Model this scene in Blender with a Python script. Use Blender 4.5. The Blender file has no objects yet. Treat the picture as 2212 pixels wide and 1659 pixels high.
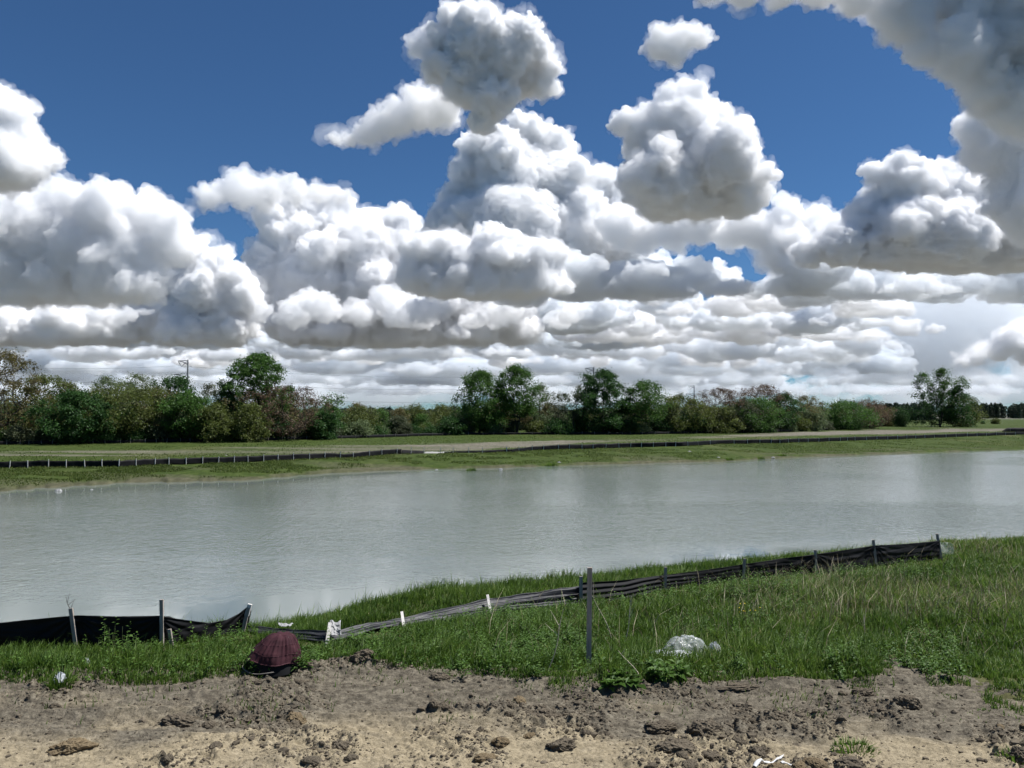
import bpy, bmesh, math, time
import numpy as np
from mathutils import Vector
T0 = time.time()
R = math.radians
sc = bpy.context.scene

# ------------------------------------------------------------------ camera, sky, sun, exposure
CAMZ, FPX, HOR = 7.0, 1662.0, 895.0          # eye height above the water, focal length and horizon in 2212 px picture units
PITCH = math.atan((HOR - 829.5) / FPX)
cam = bpy.data.cameras.new('camera'); cam_o = bpy.data.objects.new('camera', cam); sc.collection.objects.link(cam_o)
cam.sensor_width = 36; cam.lens = 36 * FPX / 2212; cam.clip_start = .1; cam.clip_end = 150000
cam_o.location = (0, 0, CAMZ); cam_o.rotation_euler = (math.pi / 2 + PITCH, 0, 0)
sc.camera = cam_o
EL, AZ = R(60), R(82)                         # sun high on the right, a little ahead
w = bpy.data.worlds.new('World'); sc.world = w; w.use_nodes = True
bg = w.node_tree.nodes['Background']
sky = w.node_tree.nodes.new('ShaderNodeTexSky'); sky.sky_type = 'NISHITA'; sky.sun_disc = False
sky.sun_elevation = EL; sky.sun_rotation = AZ
sky.altitude = 1500; sky.air_density = 1.0; sky.dust_density = .3; sky.ozone_density = 5.0
_t = w.node_tree.nodes.new('ShaderNodeMix'); _t.data_type = 'RGBA'; _t.blend_type = 'MULTIPLY'; _t.inputs[0].default_value = 1; _t.inputs[7].default_value = (.52, .75, .91, 1)
w.node_tree.links.new(sky.outputs[0], _t.inputs[6]); w.node_tree.links.new(_t.outputs[2], bg.inputs[0]); bg.inputs[1].default_value = .05
sun = bpy.data.lights.new('sun', 'SUN'); sun.energy = 4.2; sun.angle = R(.5); sun.color = (1, .98, .955)
sun_o = bpy.data.objects.new('sun', sun); sc.collection.objects.link(sun_o)
sd = Vector((math.sin(AZ) * math.cos(EL), math.cos(AZ) * math.cos(EL), math.sin(EL)))
sun_o.rotation_euler = sd.to_track_quat('Z', 'Y').to_euler(); sun_o.location = (30, 40, 120)
vs = sc.view_settings; vs.view_transform = 'Standard'; vs.look = 'None'; vs.gamma = 1; vs.use_curve_mapping = False
vs.exposure = .9
sc.cycles.volume_bounces = 22; sc.cycles.max_bounces = 28; sc.cycles.transparent_max_bounces = 64
sc.cycles.use_adaptive_sampling = True; sc.cycles.adaptive_threshold = .04
sc.cycles.diffuse_bounces = 3; sc.cycles.glossy_bounces = 3; sc.cycles.transmission_bounces = 4

# ------------------------------------------------------------------ helpers
cp, sp = math.cos(PITCH), math.sin(PITCH)
def at(px, py, Y):
    """world point on the sight line through a picture point, at depth Y"""
    u = (829.5 - py) / FPX; ry = cp - u * sp
    return np.array([(px - 1106) / FPX * Y / ry, Y, CAMZ + (sp + u * cp) * Y / ry])
def gp(px, py, z):
    u = (829.5 - py) / FPX; ry = cp - u * sp; rz = sp + u * cp
    Y = (z - CAMZ) / rz * ry
    return at(px, py, Y)
def sstep(a, b, x):
    t = np.clip((x - a) / (b - a), 0, 1); return t * t * (3 - 2 * t)
_tab = np.random.default_rng(7).random((256, 256)).astype(np.float64)
def vnoise(x, y, s=0):
    x = np.asarray(x, float) + s * 17.31; y = np.asarray(y, float) + s * 9.77
    xi = np.floor(x).astype(np.int64); yi = np.floor(y).astype(np.int64); fx = x - xi; fy = y - yi
    fx = fx * fx * fx * (fx * (fx * 6 - 15) + 10); fy = fy * fy * fy * (fy * (fy * 6 - 15) + 10)
    a = _tab[xi % 256, yi % 256]; b = _tab[(xi + 1) % 256, yi % 256]; c = _tab[xi % 256, (yi + 1) % 256]; d = _tab[(xi + 1) % 256, (yi + 1) % 256]
    return (a + (b - a) * fx) * (1 - fy) + (c + (d - c) * fx) * fy
def fbm(x, y, o=4, s=0):
    v = 0; a = .5
    for i in range(o):
        v = v + a * (vnoise(x, y, s + i * 3) - .5) * 2; x = x * 2.03 + 1.7; y = y * 2.03 - .9; a *= .5
    return v

def mesh_np(name, V, T, mat=None, smooth=False, attrs=None):
    """mesh from arrays: V (n,3), T (m,k) faces all with k corners"""
    V = np.ascontiguousarray(V, np.float32); T = np.ascontiguousarray(T, np.int32)
    me = bpy.data.meshes.new(name); k = T.shape[1]
    me.vertices.add(len(V)); me.vertices.foreach_set('co', V.ravel())
    me.loops.add(T.size); me.loops.foreach_set('vertex_index', T.ravel())
    me.polygons.add(len(T)); me.polygons.foreach_set('loop_start', np.arange(0, T.size, k, dtype=np.int32))
    me.polygons.foreach_set('loop_total', np.full(len(T), k, np.int32))
    me.polygons.foreach_set('use_smooth', np.full(len(T), bool(smooth)))
    for n, a in (attrs or {}).items():
        at_ = me.attributes.new(n, 'FLOAT', 'POINT'); at_.data.foreach_set('value', np.ascontiguousarray(a, np.float32))
    me.update(calc_edges=True)
    if mat: me.materials.append(mat)
    return me
def link(name, me, parent=None):
    o = bpy.data.objects.new(name, me); sc.collection.objects.link(o)
    if parent: o.parent = parent
    return o
def tag(o, label=None, cat=None, group=None, kind=None):
    if label: o['label'] = label
    if cat: o['category'] = cat
    if group: o['group'] = group
    if kind: o['kind'] = kind
    return o
def empty(name, loc, label, cat, group=None):
    o = link(name, None); o.location = loc
    return tag(o, label, cat, group)
def part(name, me, parent):
    """child mesh given in world coordinates: parent sits unrotated at its location"""
    o = link(name, me, parent)
    L = np.array(parent.location); p = parent.parent
    while p: L = L + np.array(p.location); p = p.parent
    co = np.empty(len(me.vertices) * 3, np.float32); me.vertices.foreach_get('co', co)
    co = co.reshape(-1, 3) - L.astype(np.float32); me.vertices.foreach_set('co', co.ravel()); me.update()
    return o

class N:
    """tiny node-tree writer"""
    def __init__(s, name):
        s.m = bpy.data.materials.new(name); s.m.use_nodes = True; s.t = s.m.node_tree
        s.b = s.t.nodes['Principled BSDF']; s.out = s.t.nodes['Material Output']
    def n(s, typ, **kw):
        x = s.t.nodes.new(typ)
        for k, v in kw.items(): setattr(x, k, v)
        return x
    def l(s, a, b): s.t.links.new(a, b)
    def coord(s, scale=(1, 1, 1)):
        c = s.n('ShaderNodeTexCoord'); m = s.n('ShaderNodeMapping'); m.inputs['Scale'].default_value = scale
        s.l(c.outputs['Object'], m.inputs[0]); return m.outputs[0]
    def noise(s, vec, scale, detail=4, rough=.6, dist=0):
        x = s.n('ShaderNodeTexNoise'); x.inputs['Scale'].default_value = scale; x.inputs['Detail'].default_value = detail
        x.inputs['Roughness'].default_value = rough; x.inputs['Distortion'].default_value = dist
        s.l(vec, x.inputs['Vector']); return x.outputs['Fac']
    def ramp(s, fac, stops):
        r = s.n('ShaderNodeValToRGB'); e = r.color_ramp.elements
        while len(e) < len(stops): e.new(.5)
        for q, (p, c) in zip(e, stops): q.position = p; q.color = (*c, 1)
        s.l(fac, r.inputs[0]); return r.outputs[0]
    def mix(s, f, a, b):
        x = s.n('ShaderNodeMix', data_type='RGBA')
        for v, i in ((f, 0), (a, 6), (b, 7)):
            if hasattr(v, 'is_linked'): s.l(v, x.inputs[i])
            elif i == 0: x.inputs[0].default_value = v
            else: x.inputs[i].default_value = (*v, 1)
        return x.outputs[2]
    def attr(s, name):
        x = s.n('ShaderNodeAttribute', attribute_name=name); return x.outputs['Fac']
    def bump(s, h, strength, dist):
        x = s.n('ShaderNodeBump'); x.inputs['Strength'].default_value = strength; x.inputs['Distance'].default_value = dist
        s.l(h, x.inputs['Height']); s.l(x.outputs[0], s.b.inputs['Normal'])
    def base(s, c):
        if hasattr(c, 'is_linked'): s.l(c, s.b.inputs['Base Color'])
        else: s.b.inputs['Base Color'].default_value = (*c, 1)
    def rough(s, v): s.b.inputs['Roughness'].default_value = v; return s
    def spec(s, v): s.b.inputs['Specular IOR Level'].default_value = v; return s

def simple(name, c1, c2, scale, rough=.8, bump=0, detail=4, spec=.3, stretch=(1, 1, 1)):
    m = N(name); v = m.coord(stretch); f = m.noise(v, scale, detail)
    m.base(m.ramp(f, ((.3, c1), (.7, c2)))); m.rough(rough); m.spec(spec)
    if bump: m.bump(f, bump, .02)
    return m.m
def leafmat(name, dark, light, trans=.35, third=None):
    """leaf: its own tint per leaf, part of the light comes through"""
    m = N(name); st = [(0, dark), (.65, light)] + ([(1, third)] if third else [])
    c = m.ramp(m.attr('tint'), st); m.base(c); m.rough(.55); m.spec(.25)
    t = m.n('ShaderNodeBsdfTranslucent'); x = m.n('ShaderNodeMixShader'); x.inputs[0].default_value = trans
    m.l(c, t.inputs[0]); m.l(m.b.outputs[0], x.inputs[1]); m.l(t.outputs[0], x.inputs[2]); m.l(x.outputs[0], m.out.inputs[0])
    return m.m

def tubes(paths, sides=5):
    """paths: list of (points (n,3), radii (n)) -> V, T(quads)"""
    Vs, Ts, n = [], [], 0
    ang = np.arange(sides) / sides * 2 * np.pi
    for P, r in paths:
        P = np.asarray(P, float); r = np.asarray(r, float); m = len(P)
        d = np.gradient(P, axis=0); d /= np.linalg.norm(d, axis=1)[:, None] + 1e-9
        ref = np.where(np.abs(d[:, 2:3]) > .9, [[1., 0, 0]], [[0., 0, 1]])
        a = np.cross(d, ref); a /= np.linalg.norm(a, axis=1)[:, None] + 1e-9; b = np.cross(d, a)
        ring = P[:, None, :] + r[:, None, None] * (np.cos(ang)[None, :, None] * a[:, None, :] + np.sin(ang)[None, :, None] * b[:, None, :])
        Vs.append(ring.reshape(-1, 3))
        i = np.arange(m - 1)[:, None] * sides; j = np.arange(sides)[None, :]; k = (j + 1) % sides
        Ts.append(np.stack([i + j, i + k, i + sides + k, i + sides + j], -1).reshape(-1, 4) + n)
        if sides == 4:
            Ts.append(np.array([[3, 2, 1, 0], [4 * (m - 1), 4 * (m - 1) + 1, 4 * (m - 1) + 2, 4 * (m - 1) + 3]]) + n)
        n += m * sides
    return np.concatenate(Vs), np.concatenate(Ts)
def bar(p0, p1, wx, wy):
    """a sawn board from p0 to p1 with a slightly rough section"""
    p0 = np.array(p0, float); p1 = np.array(p1, float); d = p1 - p0; L = np.linalg.norm(d); d /= L
    a = np.array([1., 0, 0]) - d * d[0]; a /= np.linalg.norm(a); b = np.cross(d, a)
    V = []
    for t in (0, .33, .66, 1):
        c = p0 + d * L * t
        for s, u in ((-1, -1), (1, -1), (1, 1), (-1, 1)): V.append(c + a * s * wx / 2 + b * u * wy / 2)
    T = [[0, 3, 2, 1], [12, 13, 14, 15]]
    for q in range(3):
        for k in range(4): T.append([q * 4 + k, q * 4 + (k + 1) % 4, q * 4 + 4 + (k + 1) % 4, q * 4 + 4 + k])
    return np.array(V), np.array(T)
def join(parts):
    V, T, n = [], [], 0
    for v, t in parts: V.append(v); T.append(t + n); n += len(v)
    return np.concatenate(V), np.concatenate(T)
def ico(sub):
    bm = bmesh.new(); bmesh.ops.create_icosphere(bm, subdivisions=sub, radius=1)
    v = np.array([x.co[:] for x in bm.verts]); f = np.array([[y.index for y in x.verts] for x in bm.faces]); bm.free(); return v, f

# ------------------------------------------------------------------ the lie of the land (lines seen in the picture, as world lines)
def line(pts, z):
    """[(px,py)] on level z -> functions of bearing a = x/y"""
    zz = z if hasattr(z, '__len__') else [z] * len(pts)
    P = np.array([gp(x, y, q) for (x, y), q in zip(pts, zz)])
    a = P[:, 0] / P[:, 1]; return a, P[:, 1], np.array(zz, float)
EDGE = line([(-400, 1466), (0, 1462), (120, 1478), (350, 1466), (520, 1460), (640, 1452), (740, 1424), (850, 1436), (1000, 1452), (1100, 1464), (1300, 1480), (1450, 1482), (1550, 1458), (1650, 1464), (1790, 1460), (1840, 1478), (1885, 1482), (1915, 1432), (1985, 1436), (2010, 1465), (2100, 1492), (2212, 1512), (2500, 1540)], 3.2)
EDGE = line([(x, y + 20) for x, y in [(-400, 1466), (0, 1462), (120, 1478), (350, 1466), (520, 1462), (640, 1454), (740, 1424), (850, 1436), (1000, 1452), (1100, 1464), (1300, 1480), (1450, 1482), (1550, 1458), (1650, 1464), (1790, 1460), (1840, 1478), (1885, 1482), (1915, 1432), (1985, 1436), (2010, 1478), (2100, 1515), (2212, 1540), (2500, 1560)]], 3.2)
EDGES = line([(-600, 1464), (500, 1460), (800, 1440), (1200, 1466), (1700, 1462), (2000, 1462), (2300, 1480), (2800, 1500)], 3.2)
FENCE = line([(-500, 1402), (0, 1400), (165, 1402), (350, 1400), (524, 1370), (705, 1395), (873, 1357), (1062, 1327), (1255, 1310), (1438, 1275), (1607, 1252), (1762, 1240), (1891, 1223), (2030, 1208), (2212, 1190), (2700, 1150)],
             [2.9, 2.9, 2.9, 2.9, 2.85, 2.8, 2.75, 2.65, 2.6, 2.5, 2.4, 2.35, 2.3, 2.2, 2.1, 2.0])
SHORE = line([(-600, 1402), (0, 1400), (400, 1392), (560, 1374), (700, 1342), (900, 1314), (1300, 1266), (1760, 1217), (2212, 1183), (2800, 1150)], 0)
FSHORE = line([(-900, 1105), (0, 1061), (290, 1042), (516, 1039), (720, 1021), (885, 1015), (1106, 1010), (1210, 1006), (1400, 1001), (1548, 998), (1660, 991), (1806, 985), (1990, 978), (2212, 971), (2900, 955)], 0)
FF = [(-700, 1016), (0, 1012), (110, 1010), (258, 1009), (354, 1004), (479, 1000), (568, 997), (671, 992), (767, 988), (855, 981), (914, 980), (1106, 977), (1150, 973), (1253, 970), (1364, 967), (1475, 964), (1548, 960), (1696, 957), (1843, 952), (1990, 947), (2212, 939), (2900, 924)]
FFENCE = line(FF, [1.05] * 9 + [1.15] * 6 + [1.3] * 5 + [1.5] * 2)
TREES = line([(-900, 975), (0, 960), (500, 953), (800, 945), (1000, 939), (1400, 938), (1700, 933), (2050, 922), (2900, 912)], 2.0)
def itp(L, a, q=1): return np.interp(a, L[0], L[q])
def terrain(x, y):
    x = np.asarray(x, float); y = np.asarray(y, float); a = x / np.maximum(y, .5)
    e, f, s, t, g, tr = (itp(L, a) for L in (EDGES, FENCE, SHORE, FSHORE, FFENCE, TREES))
    zf, zg = itp(FENCE, a, 2), itp(FFENCE, a, 2)
    wig = fbm(a * 60, a * 0 + 3.3, 4, 2) * .9
    s = s + wig * .5; t = t + wig * 1.6
    K = [(e * 0 - 1e4, 3.3 + 0 * e), (e * 0 + 6, 3.28 + 0 * e), (e, 3.2 + 0 * e), (f, zf), (f + .3 * (s - f), zf - .3 - .65 * sstep(-.13, -.36, a)), (s, 0 * e), (s + 6, -1.2 + 0 * e), (t - 7, -.9 + 0 * e), (t, 0 * e), (t + .9, .28 + 0 * e),
         (g, zg), (g + 4, zg + .1), (tr, 2 + 0 * e), (tr * 0 + 1500, 2.2 + 0 * e), (tr * 0 + 1e6, 2.2 + 0 * e)]
    z = np.full(np.broadcast(x, y).shape, 3.3)
    for (y0, z0), (y1, z1) in zip(K[:-1], K[1:]):
        m = (y >= y0) & (y < y1); tt = (y - y0) / np.maximum(y1 - y0, 1e-6); z = np.where(m, z0 + (z1 - z0) * tt, z)
    near = y < 60
    amp = np.where(near, np.where(y > e, sstep(0, 4, y - e) * .08, 0), np.where(y > t, sstep(0, 3, y - t) * .1, .03))
    return z + fbm(x * .35, y * .35, 3, 5) * amp
def rough_mask(x, y):
    return sstep(.36, .6, vnoise(x * .75, y * .9, 21) * .65 + vnoise(x * 2.1, y * 2.4, 23) * .35)
def ruts(x, y):
    """wheel ruts with lug prints, running across the plot"""
    z = 0
    for y0, sl, w_, ph in ((10.35, .05, .22, 0), (11.05, .03, .2, 2), (9.35, -.04, .24, 4)):
        d = y - y0 - sl * x - .25 * fbm(x * .25, x * 0 + ph, 2, 7); k = np.exp(-(d / w_) ** 4) * sstep(.3, .5, vnoise(x * .35 + ph, x * 0, 33))
        z = z - k * (.03 + .007 * np.sin(x * 30 + np.abs(d) * 30 + 5 * fbm(x * 2, y * 2, 2, 5))) + .03 * np.exp(-((np.abs(d) - w_ * 1.3) / .07) ** 2)
    return z
def dirt_h(x, y):
    m = rough_mask(x, y)
    base = .07 * fbm(x * .5, y * .7, 3, 31)
    rid = 1 - np.abs(fbm(x * 4.2, y * 4.6, 4, 41)) * 2.2
    lump = np.clip(fbm(x * 7, y * 7.5, 4, 51), 0, 1)
    return base + m * (.05 * rid + .1 * lump) + .018 * fbm(x * 14, y * 15, 3, 71) + .014 * fbm(x * 38, y * 40, 2, 81) + .03 * fbm(x * 1.2, y * 9, 3, 83) * (1 - .6 * m) + ruts(x, y)
def ground(x, y):
    x = np.asarray(x, float); y = np.asarray(y, float)
    a = x / np.maximum(y, .5); e = itp(EDGES, a)
    z = terrain(x, y)
    k = 1 - sstep(-.1, 1.2, y - e)
    berm = .09 * np.exp(-((y - e + .25) / .45) ** 2) * (.4 + vnoise(x * 1.3, x * 0, 91))
    return z + k * dirt_h(x, y) + berm * (y < 60)

def fan(name, avals, yvals, mat, hfun=ground, mask=None, attrs=None):
    A, Y = np.meshgrid(avals, yvals); X = A * Y
    Z = hfun(X.ravel(), Y.ravel()); V = np.stack([X.ravel(), Y.ravel(), Z], 1)
    n, m = len(yvals), len(avals)
    i = np.arange(n - 1)[:, None] * m; j = np.arange(m - 1)[None, :]
    T = np.stack([i + j, i + j + 1, i + m + j + 1, i + m + j], -1).reshape(-1, 4)
    at_ = {k: f(V[:, 0], V[:, 1]) for k, f in (attrs or {}).items()}
    if mask is not None:
        c = V[T].mean(1); T = T[mask(c[:, 0], c[:, 1])]
        used, inv = np.unique(T, return_inverse=True); V = V[used]; T = inv.reshape(-1, 4)
        at_ = {k: q[used] for k, q in at_.items()}
    return link(name, mesh_np(name, V, T, mat, True, at_))

# --- ground materials
m = N('bare_soil'); v = m.coord()
n1 = m.noise(v, 1.1, 5, .6); n2 = m.noise(m.coord((1, 2.2, 1)), 6, 9, .8); n3 = m.noise(v, 90, 3, .6)
dark = m.ramp(n2, ((.34, (.03, .026, .02)), (.5, (.115, .099, .073)), (.66, (.215, .19, .143))))
sand = m.ramp(n2, ((.32, (.12, .1, .066)), (.5, (.25, .207, .135)), (.7, (.36, .305, .21))))
a1 = m.n('ShaderNodeMath', operation='ADD'); m.l(m.attr('sand'), a1.inputs[0]); m.l(n1, a1.inputs[1])
a2 = m.n('ShaderNodeMapRange'); a2.inputs[1].default_value = .72; a2.inputs[2].default_value = 1.2; m.l(a1.outputs[0], a2.inputs[0])
m.base(m.mix(a2.outputs[0], dark, sand)); m.rough(.95); m.spec(.15); m.bump(n3, .8, .02)
SOIL = m.m
m = N('turf_soil'); v = m.coord(); n1 = m.noise(v, .6, 5); n2 = m.noise(v, 14, 5, .7)
m.base(m.mix(n1, m.ramp(n2, ((.3, (.03, .04, .01)), (.7, (.07, .085, .025)))), m.ramp(n2, ((.3, (.06, .05, .028)), (.7, (.12, .105, .055)))))); m.rough(.95); m.spec(.1); m.bump(n2, .6, .03)
TURF = m.m
m = N('far_turf'); v = m.coord((1, .35, 1)); n1 = m.noise(v, .09, 6, .65); n2 = m.noise(v, 1.6, 6, .75)
g1 = m.ramp(n2, ((.3, (.018, .03, .006)), (.5, (.036, .055, .011)), (.72, (.066, .084, .022))))
g2 = m.ramp(n2, ((.3, (.05, .055, .02)), (.7, (.115, .115, .05))))
mr = m.n('ShaderNodeMapRange'); mr.inputs[1].default_value = .54; mr.inputs[2].default_value = .8; m.l(n1, mr.inputs[0])
c = m.mix(mr.outputs[0], g1, g2)
mud = m.ramp(n2, ((.3, (.036, .038, .02)), (.7, (.105, .1, .062))))
c = m.mix(m.attr('mud'), c, mud)
bare = m.ramp(n2, ((.25, (.075, .066, .05)), (.55, (.15, .135, .11)), (.8, (.23, .21, .17))))
c = m.mix(m.attr('bare'), c, bare)
c = m.mix(m.attr('far_bounce'), c, m.ramp(n1, ((.35, (.12, .118, .1)), (.65, (.17, .165, .145)))))  # unseen far ground recoloured grey to bounce neutral light onto cloud undersides
m.base(c); m.rough(.95); m.spec(.1); m.bump(n2, .8, .15)
FTURF = m.m

# --- near ground: bare soil, then the grassy bank
av = np.linspace(-.82, .82, 1250)
def sandf(x, y):
    e = 9.1 + .9 * fbm(x * .45, x * 0 + 1, 3, 7)
    return np.clip(sstep(.5, -.5, y - e) * .72 + .4 * sstep(.52, .8, vnoise(x * .8, y * 1.5, 15)) * sstep(11.5, 9.5, y), 0, 1)
isdirt = lambda x, y: y < itp(EDGE, x / y) + .9
o = fan('bare_soil', av, np.concatenate([np.linspace(6.8, 10.2, 250), np.linspace(10.2, 14.2, 190)[1:]]), SOIL, mask=isdirt, attrs={'sand': sandf}); tag(o, kind='structure')
av2 = np.linspace(-1.5, 1.5, 700)
yv = np.concatenate([np.linspace(9.5, 30, 130), np.linspace(30, 62, 60)[1:]])
o = fan('grassy_bank', av2, yv, TURF, mask=lambda x, y: y >= itp(EDGE, x / y) + .5, hfun=lambda x, y: ground(x, y) - .01); tag(o, kind='structure')
V = np.array([[-90, -90, 3.0], [90, -90, 3.0], [90, 7.4, 3.0], [-90, 7.4, 3.0]], float)
tag(link('ground', mesh_np('ground', V, [[0, 1, 2, 3]], SOIL, attrs={'sand': [.7] * 4})), kind='structure')

# --- far ground: pond bed, bank, field
def mudf(x, y):
    t = itp(FSHORE, x / y); return np.clip(.8 * sstep(1.6, .1, y - t + 2.4 * fbm(x * .12, y * .3, 3, 9)) + .55 * sstep(.62, .75, vnoise(x * .1, y * .3, 77)) * sstep(14, 4, y - t), 0, 1)
BARE_LO = line([(-300, 992), (0, 986), (300, 984), (540, 980), (800, 977), (1000, 972), (1106, 966), (1250, 956), (1450, 952), (1600, 946), (1800, 941), (2000, 937), (2212, 932)], 1.6)
BARE_HI = line([(-300, 980), (0, 976), (300, 970), (540, 964), (700, 961), (1000, 956), (1106, 953), (1200, 951), (1300, 950), (1400, 949), (1600, 940), (1800, 933), (2000, 929), (2212, 926)], 1.6)
def baref(x, y):
    a = x / y; lo, hi = itp(BARE_LO, a), itp(BARE_HI, a); wd = np.maximum(hi - lo, .5)
    k = np.minimum((y - lo) / wd, (hi - y) / wd) * 2 + .5 * fbm(x * .07, y * .16, 4, 19)
    return sstep(.0, .5, k) * np.clip(.3 + .8 * fbm(x * .05, y * .35, 4, 29) + .6 * sstep(-.34, -.1, a) - .65 * np.exp(-((a - .2) / .1) ** 2), 0, 1)
av3 = np.linspace(-1.5, 1.5, 900)
yv = np.concatenate([np.linspace(50, 240, 420), np.geomspace(240, 70000, 60)[1:]])
o = fan('field', av3, yv, FTURF, attrs={'mud': mudf, 'bare': baref, 'far_bounce': lambda x, y: sstep(600, 1100, y)}); tag(o, kind='structure')

# --- water
m = N('pond_water'); v = m.coord(); v2 = m.coord((1, .45, 1))
w1 = m.noise(v, 2.6, 3, .6, .6); w2 = m.noise(v2, .05, 3, .5); w3 = m.noise(v, .9, 2, .5, .3)
calm = m.n('ShaderNodeMapRange'); calm.inputs[1].default_value = 0; calm.inputs[2].default_value = 1; calm.inputs[3].default_value = .0; calm.inputs[4].default_value = 1.0
m.l(m.attr('ripple'), calm.inputs[0])
s_ = m.n('ShaderNodeMath', operation='ADD'); m.l(w1, s_.inputs[0]); m.l(w3, s_.inputs[1])
h_ = m.n('ShaderNodeMath', operation='MULTIPLY'); m.l(s_.outputs[0], h_.inputs[0]); m.l(calm.outputs[0], h_.inputs[1])
m.base(m.ramp(w2, ((.35, (.118, .138, .126)), (.65, (.14, .16, .146))))); m.rough(.06); m.b.inputs['IOR'].default_value = 1.33
m.bump(h_.outputs[0], .9, .06)
def ripf(x, y):
    s = itp(SHORE, x / y); t = itp(FSHORE, x / y)
    return sstep(2.5, 10, y - s + 2.5 * fbm(x * .1, y * .2, 3, 13)) * (.55 + .45 * sstep(.35, .6, vnoise(x * .03, y * .09, 17))) * (.02 + .98 * sstep(3, 4 + 7 * sstep(.35, -.6, x / y) + 2, t - y + 1.5 * fbm(x * .06, y * .1, 3, 14)))
o = fan('water', np.linspace(-1.5, 1.5, 240), np.concatenate([np.linspace(18, 60, 70), np.linspace(60, 260, 80)[1:]]), m.m, hfun=lambda x, y: np.zeros_like(x), attrs={'ripple': ripf})
tag(o, kind='structure')
print('land', time.time() - T0)

# ------------------------------------------------------------------ clouds: real bodies of vapour, flat-based at about 1000 m
ICO2 = ico(2)
def vapour(name, dens, alb=(.99, .99, .99)):
    m = bpy.data.materials.new(name); m.use_nodes = True; t = m.node_tree; t.nodes.remove(t.nodes['Principled BSDF'])
    x = t.nodes.new('ShaderNodeVolumeScatter'); x.inputs['Color'].default_value = (*alb, 1); x.inputs['Density'].default_value = dens
    y = t.nodes.new('ShaderNodeVolumeAbsorption'); y.inputs['Color'].default_value = (*alb, 1); y.inputs['Density'].default_value = dens
    z = t.nodes.new('ShaderNodeAddShader'); t.links.new(x.outputs[0], z.inputs[0]); t.links.new(y.outputs[0], z.inputs[1])
    t.links.new(z.outputs[0], t.nodes['Material Output'].inputs['Volume']); return m
ICO1 = ico(1)
def unit(rng):
    u = rng.normal(size=3); return u / np.linalg.norm(u)
def cloud(name, circles, D, seed, base=None, mfp=7, vox=1.7, rag=1.0, kids=9, flat=.55, alb=(.997, .998, .999), stretch=1.0, fringe=1.0):
    """union of billows on billows, flat underneath, filled with even vapour, with a thin torn fringe of thinner vapour round it"""
    rng = np.random.default_rng(seed); px = D / FPX; S = []
    def grow(c, r, u, lev, root):
        S.append((c, r, lev, root))
        if lev >= 3 or r < 4 * px: return
        for k in range((kids, 5, 3)[lev]):
            v = unit(rng)
            if v[2] < -.25: v[2] *= -.6
            if lev and v @ u < -.1: v = -v
            grow(c + v * r * rng.uniform(.75, 1.05), r * rng.uniform(.22, .52), v, lev + 1, root)
    for (cx, cy, r) in circles:
        c = at(cx, cy, D + rng.uniform(-1, 1) * r * px * flat); grow(c, r * px, None, 0, c[0])
    zb = -1e9 if base is None else CAMZ + D * (HOR - base) / FPX
    def body(sel, grow_by, shift):
        V, T, n = [], [], 0
        for c, r, lev, root in sel:
            v, f = ICO2 if lev < 2 else ICO1
            q = v * (r + grow_by * px) + c + shift; q[:, 0] = root + (q[:, 0] - root) * stretch
            V.append(q); T.append(f + n); n += len(v)
        V = np.concatenate(V); T = np.concatenate(T); k = V[:, 2] < zb; V[k, 2] = zb - (zb - V[k, 2]) * .26
        return V, T
    def finish(o, vx, disp):
        mo = o.modifiers.new('union', 'REMESH'); mo.mode = 'VOXEL'; mo.voxel_size = vx * px
        for s, st, basis, dp in disp:
            t = bpy.data.textures.new('billow', 'CLOUDS'); t.noise_scale = s * px; t.noise_basis = basis; t.noise_depth = dp
            mo = o.modifiers.new('billow', 'DISPLACE'); mo.texture = t; mo.texture_coords = 'GLOBAL'; mo.strength = st * px; mo.mid_level = .5
        mo = o.modifiers.new('clean', 'REMESH'); mo.mode = 'VOXEL'; mo.voxel_size = vx * .85 * px
    V, T = body(S, 0, 0)
    o = link(name, mesh_np(name, V, T, vapour(name + '_vapour', 1 / (mfp * px), alb)))
    bl = min(1, 9 / mfp)                                                # thin cloud billows less
    finish(o, vox, ((26, -14 * bl, 'VORONOI_F1', 1), (13, -8 * bl, 'VORONOI_F1', 1), (36, 18 * rag, 'BLENDER_ORIGINAL', 2), (9, 9 * rag, 'BLENDER_ORIGINAL', 4)))
    if fringe:
        extra = []
        for c, r, lev, root in S:
            if lev == 1 and rng.random() < .8 * fringe:
                u = unit(rng); u[2] = abs(u[2]) * .7; extra.append((c + u * (r + 10 * px), r * rng.uniform(.25, .5), 2, root))
        for gr, mf, vx, dd in ((3, 26, 1.3, ((44, 36 * rag, 'BLENDER_ORIGINAL', 3), (14, 22 * rag, 'BLENDER_ORIGINAL', 5))), (4, 110, 1.6, ((40, 58 * rag, 'BLENDER_ORIGINAL', 4), (13, 38, 'BLENDER_ORIGINAL', 5)))):
            V, T = body([q for q in S if q[2] < 2] + extra, gr * fringe, np.array([0, 0, 1.5 * px]))
            f = link('fringe', mesh_np('fringe', V, T, vapour('fringe_vapour', 1 / (mf * px), alb)), o); finish(f, vox * vx, dd)
    return o
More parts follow.
